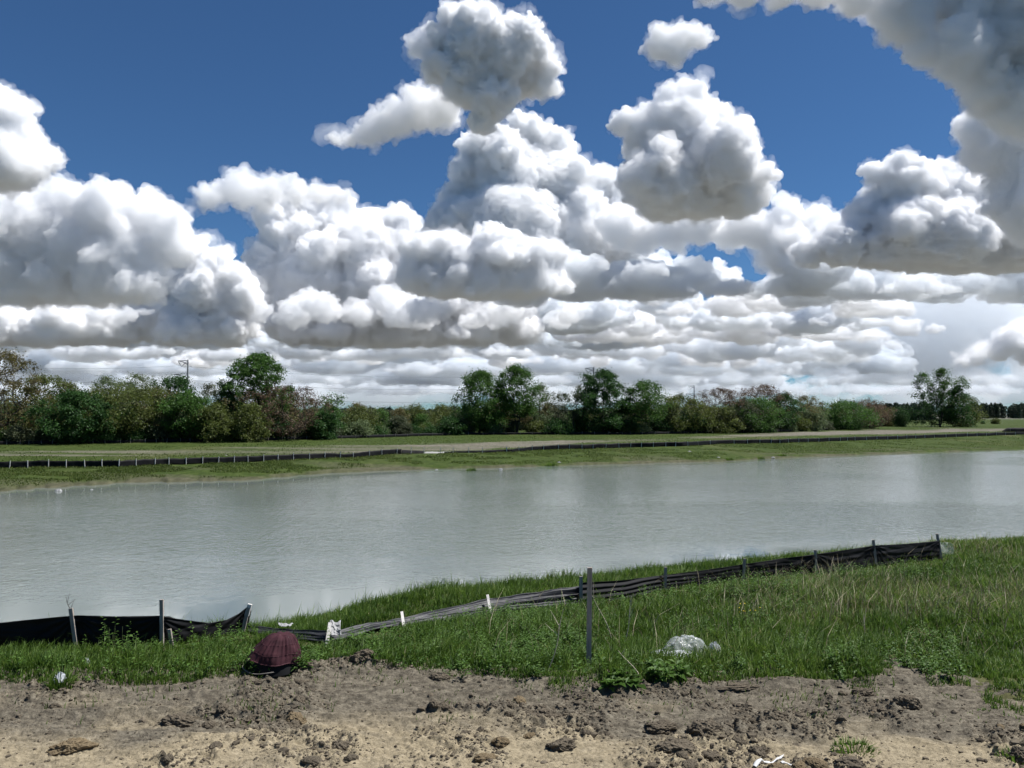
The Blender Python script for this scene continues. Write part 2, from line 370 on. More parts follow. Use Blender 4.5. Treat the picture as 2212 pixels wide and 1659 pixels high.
HERO = [
 ('cloud', 'white cauliflower-topped cloud floating highest in the middle of the sky', [(1030, 85, 72), (960, 90, 42), (1000, 50, 42), (1090, 110, 72), (1125, 160, 55), (1020, 165, 72), (1060, 215, 45), (1165, 125, 26), (1190, 150, 22), (905, 108, 20), (945, 150, 36), (1180, 185, 24), (1045, 255, 32)], 2700, None, 6, 1.5),
 ('cloud', 'soft wedge-shaped wisp of cloud trailing left below the highest white cloud', [(960, 235, 36), (930, 238, 38), (900, 246, 38), (870, 258, 34), (840, 270, 30), (810, 281, 25), (785, 290, 20), (755, 298, 15), (725, 305, 10), (890, 210, 22), (860, 230, 22), (820, 255, 18)], 2900, None, 40, 1.6),
 ('cloud', 'tall bright cumulus tower rising in the centre under the highest cloud', [(1135, 300, 48), (1180, 325, 48), (1060, 325, 38), (1025, 330, 30), (1100, 370, 85), (1200, 400, 75), (1260, 430, 62), (1310, 460, 50), (1030, 420, 55), (975, 430, 26), (1000, 500, 75), (1110, 500, 110), (1230, 510, 90), (1330, 520, 60)], 7200, 620, 6, 1),
 ('cloud', 'grey-based cumulus drifting in front of the central tower', [(1060, 555, 55), (1110, 560, 55), (990, 560, 50), (940, 545, 45), (1160, 560, 45), (900, 540, 30), (1030, 590, 60), (1120, 605, 60), (960, 610, 50), (1040, 620, 60), (900, 600, 40), (1170, 610, 40)], 5600, 632, 9, 1, (.988, .99, .993)),
 ('cloud', 'pyramid-shaped white cumulus with shaded base, right of the central tower', [(1480, 215, 42), (1465, 260, 50), (1400, 285, 48), (1345, 265, 26), (1470, 320, 90), (1555, 345, 75), (1600, 395, 48), (1440, 395, 75), (1520, 420, 65), (1385, 380, 45), (1440, 430, 60), (1590, 430, 50)], 3700, 455, 9, 1.4, (.991, .992, .994)),
 ('cloud', 'small ragged cloud alone in the blue, above the pyramid-shaped cumulus', [(1430, 100, 32), (1470, 90, 30), (1510, 85, 22), (1455, 122, 22)], 2500, None, 16, 1.3),
 ('cloud', 'huge dark-bellied cloud filling the upper right corner', [(2080, -30, 120), (2160, 90, 100), (1960, 40, 55), (2250, 170, 130), (2080, 110, 60), (1930, 0, 50), (2140, 190, 50), (2000, 110, 40), (2190, 230, 60), (2260, 60, 160), (1850, -14, 42), (1770, -22, 40), (1690, -24, 38), (1610, -26, 36), (1540, -20, 28)], 1900, None, 24, 2.0, (.988, .99, .993)),
 ('cloud', 'bright ragged cloud column at the right edge below the dark-bellied cloud', [(2130, 280, 52), (2170, 320, 60), (2120, 330, 42), (2215, 300, 70), (2210, 390, 62), (2190, 440, 50), (2250, 470, 70)], 3600, None, 14, 1.6),
 ('cloud', 'sharp-topped white cumulus tower on the right with long dark base', [(1930, 375, 38), (1960, 400, 45), (2040, 385, 32), (2000, 430, 70), (1920, 440, 50), (2080, 450, 75), (1880, 490, 55), (1960, 500, 75), (2060, 510, 75), (2150, 500, 70), (2220, 530, 70), (1820, 530, 48), (1900, 545, 50), (1980, 555, 60), (2080, 560, 60), (2170, 560, 60), (1750, 550, 30)], 5300, 570, 6, 1, (.991, .992, .994)),
 ('cloud', 'row of soft white cumulus along the skyline left of the right tower', [(1710, 455, 22), (1700, 490, 42), (1760, 500, 42), (1640, 500, 42), (1580, 495, 42), (1510, 490, 38), (1450, 500, 40), (1390, 510, 40), (1340, 490, 36), (1700, 545, 50), (1770, 550, 45)], 6700, 600, 14, 1.6),
 ('cloud', 'white cumulus rising at the left edge of the sky', [(-10, 235, 44), (30, 260, 34), (0, 310, 50), (60, 350, 46), (95, 350, 26), (10, 370, 60), (-60, 330, 80)], 3400, 400, 14, 1.6),
 ('cloud', 'broad soft grey cloud sheet spread over the left of the sky', [(40, 460, 62), (130, 455, 58), (220, 458, 58), (310, 470, 52), (370, 490, 38), (80, 530, 70), (180, 540, 75), (280, 545, 60), (-60, 500, 90), (20, 590, 60), (130, 600, 60), (230, 600, 60), (-40, 630, 60), (70, 635, 60), (180, 640, 55), (290, 620, 50), (380, 540, 40)], 4600, 645, 30, 1.6, (.988, .99, .993)),
 ('cloud', 'slanting line of bright cumulus heads descending from the grey sheet', [(375, 520, 26), (410, 540, 32), (450, 575, 38), (490, 605, 42), (525, 640, 38), (440, 630, 50), (380, 600, 50), (500, 690, 45), (420, 680, 50), (330, 680, 60), (240, 710, 60), (150, 715, 60), (60, 720, 60), (-40, 720, 60), (480, 720, 50), (400, 720, 55)], 8000, 735, 7, 1.0),
 ('cloud', 'big white-headed cumulus left of the central tower', [(595, 465, 42), (650, 460, 36), (725, 440, 30), (700, 490, 55), (630, 520, 62), (790, 490, 40), (865, 480, 32), (780, 540, 70), (860, 550, 70), (600, 590, 60), (680, 610, 80), (790, 630, 80), (880, 640, 70), (620, 680, 55), (980, 660, 60), (1080, 670, 55), (640, 715, 50), (720, 715, 60), (820, 720, 60), (920, 720, 60), (1020, 720, 55), (1120, 715, 45)], 9200, 735, 7, 1, (.991, .992, .994)),
 ('cloud', 'thin grey veil of cloud over the big white-headed cumulus', [(450, 425, 24), (500, 410, 28), (545, 418, 26), (590, 412, 26), (640, 415, 24), (690, 418, 20), (520, 430, 26), (570, 435, 22), (740, 425, 16)], 5200, None, 60, 1.8),
 ('cloud', 'wispy low cloud above the right horizon with clear sky beside it', [(2150, 760, 18), (2185, 740, 28), (2220, 730, 36), (2110, 775, 14), (2080, 782, 11), (2250, 760, 40)], 12500, 790, 8, 1.3),
]
for i, (nm, lab, circ, D, base, mfp, rag, *al) in enumerate(HERO):
    tag(cloud(nm, circ, D, 11 + i, base, mfp, 2.3 if i == 6 else 1.75, rag, alb=al[0] if al else (.997, .998, .999), stretch=1 + .15 * (base is not None)), lab, 'cloud', 'cumulus clouds')
rng = np.random.default_rng(5)
def deck(base, D, x0, x1, step, r, n, mfp, seed, gap=.2, kids=6, flat=2.5, rag=1.2, squash=1.0, alb=(.955, .96, .968), stretch=1.7):
    circ = []; x = x0
    while x < x1:
        if vnoise(x * .006, seed * 3.7, 3) > gap:
            big = rng.uniform(.5, 1.3)
            for q in range(n): circ.append((x + rng.uniform(-1, 1) * step * .8, base - r * rng.uniform(-.1, 1.4) * big * squash, r * big * rng.uniform(.35, 1.0)))
        x += step * rng.uniform(.5, 1.1)
    tag(cloud('clouds', circ, D, 60 + seed, base, mfp, 7 if mfp > 50 else 2.1, rag, kids, flat, alb, stretch, 0), kind='stuff')
W_, G_, D_ = (.982, .985, .989), (.935, .948, .961), (.875, .9, .925)
deck(640, 6900, 1180, 2330, 70, 40, 6, 14, 11, 0, alb=G_, stretch=1.5)
deck(672, 8000, 1460, 1980, 90, 42, 3, 14, 1, 0, alb=W_)
deck(705, 9600, 1150, 1930, 90, 44, 3, 10, 0, 0, alb=G_)
deck(700, 7800, 300, 1180, 120, 40, 6, 20, 14, .1, alb=(.965, .97, .977), stretch=1.25, rag=2)
deck(732, 11600, 1180, 1960, 90, 36, 3, 11, 2, .1, alb=W_, stretch=2)
deck(745, 12400, -120, 1300, 90, 40, 3, 11, 3, .1, alb=D_, stretch=2)
deck(772, 15200, -80, 1930, 80, 34, 3, 12, 4, .15, alb=G_, stretch=2.2)
deck(786, 17500, 300, 1900, 110, 26, 3, 11, 12, .45, alb=W_, stretch=1.4)
deck(804, 20000, -80, 1930, 70, 28, 3, 14, 5, .1, alb=D_, stretch=2.6)
deck(828, 27000, -80, 2150, 64, 22, 3, 16, 6, .1, alb=D_, stretch=3)
deck(850, 38000, -80, 2300, 56, 16, 3, 18, 7, .1, alb=D_, stretch=3.4)
deck(800, 23500, -200, 2450, 90, 85, 4, 100, 8, 0, 5, 2, 2, alb=D_)      # thin high veil behind the heaps
deck(872, 60000, -200, 2400, 70, 46, 4, 80, 9, 0, 4, 2, 2, alb=G_)
print('clouds', time.time() - T0)

# ------------------------------------------------------------------ trees
BARK = simple('bark', (.02, .016, .012), (.06, .05, .04), 3, .9, .5)
PALEBARK = simple('pale_bark', (.07, .062, .05), (.15, .135, .11), 3, .9, .5)
LEAF = {
 'green': leafmat('green_leaves', (0.0319, 0.0725, 0.0145), (0.0798, 0.1668, 0.0319), .45, (0.145, 0.2465, 0.0725)),
 'dark': leafmat('deep_green_leaves', (0.0203, 0.0522, 0.0145), (0.0493, 0.116, 0.0261), .42, (0.087, 0.174, 0.0508)),
 'olive': leafmat('olive_leaves', (0.054, 0.072, 0.0168), (0.126, 0.156, 0.0384), .45, (0.192, 0.204, 0.072)),
 'tan': leafmat('tan_buds', (0.084, 0.0744, 0.0264), (0.168, 0.15, 0.06), .45, (0.228, 0.204, 0.096)),
 'red': leafmat('reddish_buds', (.085, .055, .034), (.19, .13, .082), .42, (.25, .19, .12)),
 'pale': leafmat('pale_green_leaves', (0.0725, 0.1015, 0.0406), (0.1595, 0.2102, 0.0943), .45, (0.232, 0.2755, 0.145)),
 'grey': leafmat('grey_green_leaves', (0.0435, 0.058, 0.029), (0.1015, 0.1189, 0.0609), .42, (0.1595, 0.174, 0.1015)),
}
def prof(shape, t):
    if shape == 'round': return np.sqrt(np.clip(1 - (2 * t - 1) ** 2, 0, 1))
    if shape == 'ovate': return np.sqrt(np.clip(1 - (1.55 * t - .55) ** 2, 0, 1)) * np.where(t < .35, .72 + .8 * t, 1)
    if shape == 'vase': return .25 + .75 * np.sin(np.clip(t * 1.15, 0, 1.15) * np.pi / 1.5) ** 1.2
    if shape == 'column': return np.clip(1 - np.abs(2 * t - 1) ** 3, 0, 1) * .9
    return np.clip(np.sin(np.pi * np.clip(t, 0, 1)), 0, 1) ** .6
def tree_meshes(seed, h, w, leaf, shape='round', low=.25, n_tip=110, n_leaf=80, size=.3, sig=.6, stems=1, twigs=3, bark=None, kind=None, second=None):
    rng = np.random.default_rng(seed)
    nodes, par = [np.zeros(3)], [-1]
    for s in range(stems):
        ang = rng.uniform(0, 6.28); lean = (.06 if stems == 1 else .2) * rng.uniform(.4, 1); p = 0; q = np.zeros(3)
        top = h * (.72 if stems == 1 else rng.uniform(.55, .75)); k = max(4, int(top / .8))
        wob = rng.normal(size=(k, 2)).cumsum(0) * .05
        for i in range(1, k + 1):
            z = top * i / k; q = np.array([math.cos(ang) * lean * z + wob[i - 1, 0], math.sin(ang) * lean * z + wob[i - 1, 1], z])
            nodes.append(q); par.append(p); p = len(nodes) - 1
    t = rng.random(n_tip * 3); th = rng.uniform(0, 6.283, n_tip * 3)
    lob = 1 + .28 * np.sin(th * 3 + rng.uniform(0, 6)) * np.sin(t * 7 + rng.uniform(0, 6)) + .18 * np.sin(th * 5 + t * 11 + rng.uniform(0, 6))
    rr = w / 2 * prof(shape, t) * lob * rng.random(n_tip * 3) ** .33
    keep = rng.permutation(n_tip * 3)[:n_tip]
    A = np.stack([np.cos(th) * rr, np.sin(th) * rr, h * (low + (1 - low) * t) - sig * .5], 1)[keep]
    A = A[np.argsort(np.linalg.norm(A - [0, 0, h * low], axis=1))]
    if shape == 'lobed':                                                # several upright spires side by side
        th0 = rng.uniform(0, 6.28, 5); o_ = np.stack([np.cos(th0), np.sin(th0)], 1) * w * .27; o_[0] = (-w * .26, 0); o_[1] = (w * .04, 0); o_[2] = (w * .3, 0); hs = np.array([.93, 1.0, .86, .7, .66]) * h
        q_ = rng.integers(0, 5, len(A)); f_ = np.clip((A[:, 2] + sig * .5 - h * low) / (h * (1 - low)), 0, 1)
        rr_ = w * .2 * np.sqrt(np.clip(1 - f_ ** 2.2, 0.02, 1)) * rng.random(len(A)) ** .4; t_ = rng.uniform(0, 6.28, len(A))
        A = np.stack([o_[q_, 0] + np.cos(t_) * rr_, o_[q_, 1] + np.sin(t_) * rr_, h * low + f_ * (hs[q_] - h * low)], 1); A = A[np.argsort(np.linalg.norm(A - [0, 0, h * low], axis=1))]
    tips = []
    for a in A:
        nd = np.array(nodes); d = np.linalg.norm(nd - a, axis=1) + np.clip(nd[:, 2] - a[2] + .25 * np.hypot(*(nd[:, :2] - a[:2]).T), 0, 9) * 2
        j = int(np.argmin(d)); L = np.linalg.norm(a - nodes[j]); k = max(1, int(L / 1.1)); p = j; s0 = nodes[j]
        for i in range(1, k + 1):
            f = i / k; q = s0 + (a - s0) * f; q = q + np.array([0, 0, .12 * L * (f * (f - 1))]) + (rng.normal(size=3) * .1 if i < k else 0)
            nodes.append(q); par.append(p); p = len(nodes) - 1
        tips.append(p)
    nodes = np.array(nodes); cnt = np.zeros(len(nodes)); cnt[tips] = 1
    for i in range(len(nodes) - 1, 0, -1): cnt[par[i]] += cnt[i] if par[i] >= 0 else 0
    rad = .016 * np.maximum(cnt, 1) ** .56 * (h / 14) ** .4 + .008
    kidn = {}
    for i, p in enumerate(par):
        if p >= 0: kidn.setdefault(p, []).append(i)
    paths, stack = [], [(0, None)]
    while stack:
        i, p = stack.pop(); P = [] if p is None else [p]; P.append(i)
        while kidn.get(i):
            ks = sorted(kidn[i], key=lambda c: -cnt[c])
            for c in ks[1:]: stack.append((c, i))
            i = ks[0]; P.append(i)
        if len(P) > 1:
            r = rad[P].copy()
            if p is not None: r[0] = min(r[0], r[1] * 1.2)
            if p is None: r[0] *= 1.5
            paths.append((nodes[P], r))
    for tp in tips:
        for k in range(twigs):
            u = rng.normal(size=3); u[2] = abs(u[2]) + .3; u /= np.linalg.norm(u); L = rng.uniform(.5, 1.3) * sig * 1.5
            paths.append((np.array([nodes[tp], nodes[tp] + u * L * .5 + rng.normal(size=3) * .04, nodes[tp] + u * L]), np.array([.018, .012, .006])))
    V, T = tubes(paths, 4 if len(paths) > 300 else 5)
    trunk = mesh_np('trunk', V, T, bark or BARK, True)
    n = len(tips) * n_leaf; ci = np.repeat(np.arange(len(tips)), n_leaf)
    c = nodes[tips][ci] + rng.normal(size=(n, 3)) * sig * np.array([1, 1, .75]) * rng.uniform(.55, 1.25, (len(tips), 1))[ci]
    c[:, 2] = np.maximum(c[:, 2], .12)
    nrm = rng.normal(size=(n, 3)); nrm[:, 2] = np.abs(nrm[:, 2]) + .25; nrm /= np.linalg.norm(nrm, axis=1)[:, None]
    a = np.cross(nrm, rng.normal(size=(n, 3))); a /= np.linalg.norm(a, axis=1)[:, None] + 1e-9; b = np.cross(nrm, a)
    sz = size * rng.uniform(.55, 1.2, (n, 1))
    V = np.stack([c - a * sz * .5, c - b * sz * .3 + a * sz * .05, c + a * sz * .55, c + b * sz * .3 + a * sz * .05], 1).reshape(-1, 3)
    T = np.arange(n * 4).reshape(-1, 4)
    tint = np.clip(np.repeat(rng.random(len(tips)) * .45 + .12, n_leaf) + rng.normal(size=n) * .11, 0, 1)
    crown = mesh_np('crown', V, T, leaf, False, {'tint': np.repeat(tint, 4)})
    if second is not None:
        crown.materials.append(second); hi = nodes[tips][:, 2] > h * .62 + rng.normal(size=len(tips)) * h * .12
        crown.polygons.foreach_set('material_index', np.repeat(hi, n_leaf).astype(np.int32))
    return trunk, crown
def place(name, trunk, crown, x, y, label, cat='tree', group=None, s=1, rz=0, dz=0):
    e = empty(name, (x, y, float(terrain(x, y)) - .1 + dz), label, cat, group)
    for nm, me in (('trunk', trunk), ('crown', crown)):
        o = link(nm, me, e)
    e.rotation_euler = (0, 0, rz); e.scale = (s, s, s)
    return e
# px centre, top, width, base line and depth offset, look
TL = [
 # px, top, w, back, leaf, shape, low, tips, leaves, size, sig, stems, twigs, label
 (8, 758, 118, 0, 'tan', 'ovate', .2, 170, 46, .3, .55, 2, 6, 'tall tan-budded tree with bare limbs showing, at the left edge'),
 (100, 812, 105, 4, 'olive', 'round', .12, 120, 70, .32, .6, 2, 4, 'olive yellow tree just right of the tall tan-budded tree'),
 (145, 828, 60, 14, 'tan', 'column', .2, 60, 60, .3, .5, 1, 5, 'narrow tan tree behind the dark green maple'),
 (168, 845, 105, -3, 'dark', 'round', .04, 150, 90, .36, .55, 1, 1, 'dark green dense maple standing forward of the olive trees'),
 (232, 812, 62, 18, 'pale', 'round', .3, 70, 60, .3, .55, 1, 4, 'pale green treetop behind the olive tree with the dark trunk'),
 (296, 808, 76, 22, 'pale', 'round', .35, 80, 70, .3, .6, 1, 3, 'rounded pale green treetop left of the first power pole'),
 (265, 836, 135, 0, 'olive', 'vase', .15, 190, 80, .33, .65, 1, 3, 'wide olive green tree on one dark trunk at the left'),
 (345, 838, 70, 8, 'tan', 'round', .2, 80, 60, .3, .55, 2, 5, 'brownish tree between the wide olive tree and the power pole'),
 (378, 810, 72, 12, 'dark', 'round', .3, 90, 80, .33, .55, 1, 2, 'dark round treetop directly under the first power pole'),
 (405, 848, 92, -2, 'green', 'round', .08, 130, 90, .34, .6, 2, 2, 'leafy mid green tree in front of the first power pole'),
 (452, 828, 52, 8, 'grey', 'column', .2, 50, 40, .3, .5, 2, 5, 'thin grey green tree left of the tall cottonwood'),
 (478, 812, 24, 6, 'pale', 'column', .3, 26, 40, .3, .4, 1, 3, 'slender pale sapling beside the tall cottonwood'),
 (466, 872, 60, -5, 'olive', 'round', .02, 70, 80, .33, .55, 3, 2, 'yellow green bush below the slender pale sapling'),
 (555, 765, 108, 3, 'green', 'ovate', .16, 300, 85, .34, .5, 1, 1, 'tall bright green cottonwood, highest tree on the left half'),
 (612, 833, 128, -3, 'red', 'round', .12, 210, 42, .24, .5, 1, 8, 'reddish brown budding tree with bare twigs beside the cottonwood'),
 (538, 872, 60, -6, 'olive', 'round', .02, 70, 80, .33, .55, 3, 2, 'yellow green bush under the cottonwood'),
 (664, 856, 44, 2, 'grey', 'column', .1, 50, 12, .22, .5, 2, 9, 'thin grey nearly leafless tree right of the reddish tree'),
 (704, 848, 60, -2, 'green', 'vase', .3, 60, 60, .32, .5, 1, 3, 'open flat-topped green tree with its limbs showing'),
 (702, 890, 55, -5, 'dark', 'round', .02, 70, 90, .33, .5, 2, 1, 'dark green bush at the foot of the open flat-topped tree'),
 (1036, 799, 72, 0, 'green', 'ovate', .12, 190, 85, .36, .7, 1, 1, 'big green oval tree, left one of the tall pair in the centre'),
 (1116, 789, 70, 1, 'green', 'ovate', .28, 170, 85, .36, .7, 3, 1, 'tallest green tree of the centre on several dark trunks'),
 (1166, 828, 40, 6, 'pale', 'column', .12, 60, 60, .33, .6, 1, 3, 'narrow pale green tree right of the tallest centre tree'),
 (1206, 846, 34, 2, 'grey', 'vase', .4, 34, 40, .3, .5, 1, 4, 'small open tree with thin crown in the centre gap'),
 (1238, 846, 46, 0, 'grey', 'vase', .42, 44, 50, .32, .5, 1, 4, 'small open tree on a curved dark trunk in the centre gap'),
 (1262, 832, 34, 6, 'grey', 'vase', .5, 34, 40, .3, .45, 1, 5, 'thin tree stretching a bare limb left of the dense dark maple'),
 (1303, 799, 82, 0, 'dark', 'ovate', .08, 200, 100, .38, .65, 1, 1, 'dense dark green maple in front of the second power pole'),
 (1393, 823, 76, 0, 'green', 'ovate', .28, 130, 75, .36, .65, 1, 2, 'round green tree on a straight dark trunk, right of the dense maple'),
 (1440, 868, 50, 4, 'pale', 'round', .1, 60, 70, .34, .6, 2, 2, 'low pale tree tucked right of the straight-trunked tree'),
 (1470, 853, 84, 0, 'olive', 'round', .08, 130, 75, .36, .7, 2, 3, 'broad olive green tree left of the third power pole'),
 (1552, 838, 92, 3, 'red', 'round', .3, 170, 34, .26, .6, 2, 8, 'reddish twiggy tree right of the third power pole'),
 (1545, 878, 80, -3, 'olive', 'round', .03, 90, 80, .36, .7, 3, 2, 'olive bush under the reddish twiggy tree'),
 (1604, 858, 64, -2, 'grey', 'round', .06, 100, 80, .36, .7, 2, 2, 'grey green rounded tree between the two reddish crowns'),
 (1646, 831, 90, 4, 'red', 'round', .3, 170, 40, .28, .6, 2, 7, 'reddish crowned tree, highest of the right-hand row'),
 (1635, 862, 86, -3, 'green', 'round', .05, 120, 80, .36, .75, 2, 2, 'mid green tree in front of the highest reddish crown'),
 (1697, 850, 48, 0, 'dark', 'round', .15, 80, 85, .36, .65, 1, 2, 'small dark green tree on two thin trunks in the right-hand row'),
 (1742, 855, 60, 2, 'tan', 'round', .25, 90, 50, .3, .65, 2, 5, 'sandy-topped tree near the right end of the row'),
 (1752, 882, 50, -3, 'pale', 'round', .08, 70, 80, .36, .7, 2, 2, 'light green small tree under the sandy-topped tree'),
 (1822, 866, 84, 0, 'green', 'round', .02, 140, 90, .38, .8, 3, 1, 'bushy green tree beside the last reddish tree'),
 (1872, 862, 74, 2, 'red', 'round', .08, 170, 50, .28, .7, 2, 7, 'reddish brown tree standing last in the row before the gap'),
 (2030, 799, 102, 0, 'dark', 'lobed', .06, 230, 80, .48, .95, 4, 3, 'large many-stemmed tree standing alone at the right'),
 (2078, 856, 62, -2, 'olive', 'round', .03, 110, 70, .44, 1.0, 3, 4, 'olive bush leaning out of the lone many-stemmed tree'),
]
for i, (px, top, wd, back, lf, shp, low, nt, nl, sz, sg, st, tw, lab) in enumerate(TL):
    a = (px - 1106) / FPX; y = float(itp(TREES, a)) + 3 + back * 1.2
    z = 2.0; s = y / FPX; h = (7 + (HOR - top) * s) - z; wm = wd * s
    sec = None
    if lab.startswith('large many'): sec = LEAF['green']
    if lab.startswith('reddish brown budding'): sec = LEAF['red']
    t, c = tree_meshes(100 + i, h, wm * 1.36, LEAF[lf], shp, low, int(nt * 1.25), nl, sz * 1.15, sg, st, tw, second=sec)
    place('bush' if 'bush' in lab.split()[:4] else 'tree', t, c, a * y, y, lab, 'bush' if 'bush' in lab.split()[:4] else 'tree')
# understorey: shrubs in a row along the foot of the trees, and the lower wood behind
rng = np.random.default_rng(77)
SHR = []
for k, (lf, hh, ww) in enumerate((('green', 3.2, 4), ('dark', 3.6, 4.2), ('grey', 4.2, 4.5), ('olive', 3.4, 4.4), ('green', 4.4, 4), ('pale', 2.6, 3.8), ('dark', 2.4, 4.5), ('grey', 3, 5))):
    SHR.append((lf, tree_meshes(300 + k, hh, ww, LEAF[lf], 'round', .02, 60, 80, .32, .5, 4, 2)))
names = {'green': 'leafy green', 'dark': 'dark green', 'grey': 'grey green', 'olive': 'olive green', 'tan': 'brownish', 'pale': 'pale green'}
x = -40.
while x < 1900:
    if 1290 > x > 1010 and rng.random() < .6: x += 25
    lf, (t, c) = SHR[rng.integers(len(SHR))]; a = (x - 1106) / FPX; y = float(itp(TREES, a)) + rng.uniform(.5, 9)
    if x < 1880: place('shrub', t, c, a * y, y, names[lf] + ' shrub in the undergrowth along the foot of the tree line', 'shrub', 'undergrowth shrubs', rng.uniform(.7, 1.35) * (1.15 if x > 1200 else 1), rng.uniform(0, 6.28))
    x += rng.uniform(9, 26)
MID = [(lf, tree_meshes(340 + k, hh, ww, LEAF[lf], shp, .06, 90, 70, .42, .75, 2, 3)) for k, (lf, hh, ww, shp) in enumerate((('grey', 8, 7, 'round'), ('tan', 8.5, 7, 'ovate'), ('olive', 7.5, 8, 'round'), ('green', 8, 7, 'ovate'), ('dark', 7, 6, 'column')))]
x = -60.
while x < 1960:
    lf, (t, c) = MID[rng.integers(len(MID))]; a = (x - 1106) / FPX; y = float(itp(TREES, a)) * (1.0 if x > 600 else 1.1) + rng.uniform(12, 60)
    place('small_tree', t, c, a * y, y, names[lf] + ' small tree in the lower wood behind the tree line', 'tree', 'small trees of the lower wood', rng.uniform(.75, 1.25) * (.85 if x > 600 else 1), rng.uniform(0, 6.28))
    x += rng.uniform(9, 24)
# far woods: a mass
def woods(px0, px1, y0, dep, top, seed, n=130):
    rg = np.random.default_rng(seed); Vs, tn = [], []
    for i in range(n):
        a = (rg.uniform(px0, px1) - 1106) / FPX; y = y0 + rg.uniform(0, dep); h = (7 - 2.2 + (HOR - top) * y0 / FPX) * rg.uniform(.75, 1.08) ; wd = rg.uniform(5, 9)
        m = 260; t = rg.random(m) ** .8; th = rg.uniform(0, 6.28, m); r = wd / 2 * np.sqrt(np.clip(1 - (1.6 * t - .6) ** 2, 0, 1)) * rg.random(m) ** .4
        c = np.stack([a * y + np.cos(th) * r, y + np.sin(th) * r, 2.2 + t * h], 1); q = rg.normal(size=(m, 2, 3)) * .75
        Vs.append(np.stack([c - q[:, 0], c - q[:, 1] * .6, c + q[:, 0], c + q[:, 1] * .6], 1).reshape(-1, 3)); tn.append(np.repeat(np.clip(rg.random() * .5 + rg.normal(size=m) * .15, 0, 1), 4))
    V = np.concatenate(Vs)
    tag(link('woods', mesh_np('woods', V, np.arange(len(V)).reshape(-1, 4), FARLEAF, False, {'tint': np.concatenate(tn)})), kind='stuff')
FARLEAF = leafmat('far_leaves', (.03, .045, .03), (.05, .075, .045), .3, (.08, .1, .065))
woods(1875, 2010, 620, 80, 872, 1, 110); woods(2090, 2330, 900, 160, 872, 2, 170); woods(600, 1900, 420, 90, 884, 3, 330)
# low hedge line in the far field at the right
rg = np.random.default_rng(3)
for px, py, s in ((2150, 912, .7), (2122, 914, .4), (2075, 917, .35)):
    lf, (t, c) = SHR[rg.integers(4)]; a = (px - 1106) / FPX; y = 400.
    place('shrub', t, c, a * y, y, 'low lone shrub in the open field beyond the large many-stemmed tree', 'shrub', 'lone shrubs of the far field', s * 1.3)
print('trees', time.time() - T0)

# ------------------------------------------------------------------ silt fences
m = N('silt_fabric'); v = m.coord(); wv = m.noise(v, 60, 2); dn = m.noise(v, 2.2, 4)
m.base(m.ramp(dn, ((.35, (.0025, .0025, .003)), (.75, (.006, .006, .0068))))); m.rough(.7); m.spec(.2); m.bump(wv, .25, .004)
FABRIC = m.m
m = N('sheen_silt_fabric'); v = m.coord((1, 1, 1)); dn = m.noise(v, 5, 5)
m.base(m.ramp(dn, ((.3, (.008, .0085, .01)), (.7, (.032, .032, .035))))); m.rough(.55); m.spec(.4)
SHEEN = m.m  # grey sheen on the fallen pleats, partly put into a paler base colour
SUNLIT = simple('sunlit_silt_fabric', (.2, .195, .185), (.34, .33, .31), 1.2, .6)  # sun reflecting off the flattened black fabric, put into a pale colour
WOOD = simple('weathered_wood', (.2, .17, .145), (.38, .335, .29), 6, .85, .4, 5, .3, (4, 4, .6))
PALEWOOD = simple('pale_wood', (.5, .47, .43), (.72, .69, .64), 6, .8, .3, 5, .3, (4, 4, .6))
def on_ground(px, py, it=6):
    z = 3.1
    for _ in range(it):
        p = gp(px, py, z); z = float(ground(p[0], p[1]))
    return gp(px, py, z)
def fy(px): return float(itp(FENCE, (px - 1106) / FPX))
def sheet(name, grid, mat, parent, thick=.004):
    n, k = grid.shape[:2]
    i = np.arange(n - 1)[:, None] * k; j = np.arange(k - 1)[None, :]
    T = np.stack([i + j, i + j + 1, i + k + j + 1, i + k + j], -1).reshape(-1, 4)
    o = part(name, mesh_np(name, grid.reshape(-1, 3), T, mat, True), parent)
    md = o.modifiers.new('thickness', 'SOLIDIFY'); md.thickness = thick; md.offset = 0
    return o
def stake(parent, pb, pt, Y=None, w=.05, mat=None, name='stake'):
    Y = Y or fy(pb[0]) - .04
    b = at(pb[0], pb[1], Y); t = at(pt[0], pt[1], Y + .02); d = (b - t) / np.linalg.norm(b - t)
    V, T = bar(b + d * .3, t, w, w * .6); return part(name, mesh_np(name, V, T, mat or WOOD), parent)
def standing(parent, top, p0, p1, seed, n=220, rows=34, name='fabric', pull=()):
    px = np.linspace(p0, p1, n); ty = np.interp(px, [q[0] for q in top], [q[1] for q in top])
    G = np.zeros((rows, n, 3))
    for c in range(n):
        Y = fy(px[c]); a = at(px[c], ty[c], Y); zb = float(terrain(a[0], Y)) - .1
        for r in range(rows):
            f = r / (rows - 1); z = a[2] + (zb - a[2]) * f
            G[r, c] = (a[0], Y, z)
    X, Z = G[:, :, 0], G[:, :, 2]; F = np.linspace(0, 1, rows)[:, None]
    off = .05 * fbm(X * 1.3, Z * 1.5 + seed, 3, seed) * np.minimum(1, 3 * F + .25) + .022 * fbm(X * 1.1, Z * 11 + seed, 4, seed + 1) + .012 * fbm(X * 3 + Z * 5, Z * 8 - X * 2, 3, seed + 2)
    for q in pull:                                                         # creases that run out from a stake
        Yq = fy(q[0]); c0 = at(q[0], q[1], Yq); dx = X - c0[0]; dz = Z - c0[2]; ang = np.arctan2(dz, np.abs(dx) + .02)
        off += .03 * np.sin(ang * 22) * np.exp(-np.hypot(dx, dz) * 2.2)
    G[:, :, 1] += off
    return sheet(name, G, FABRIC, parent)

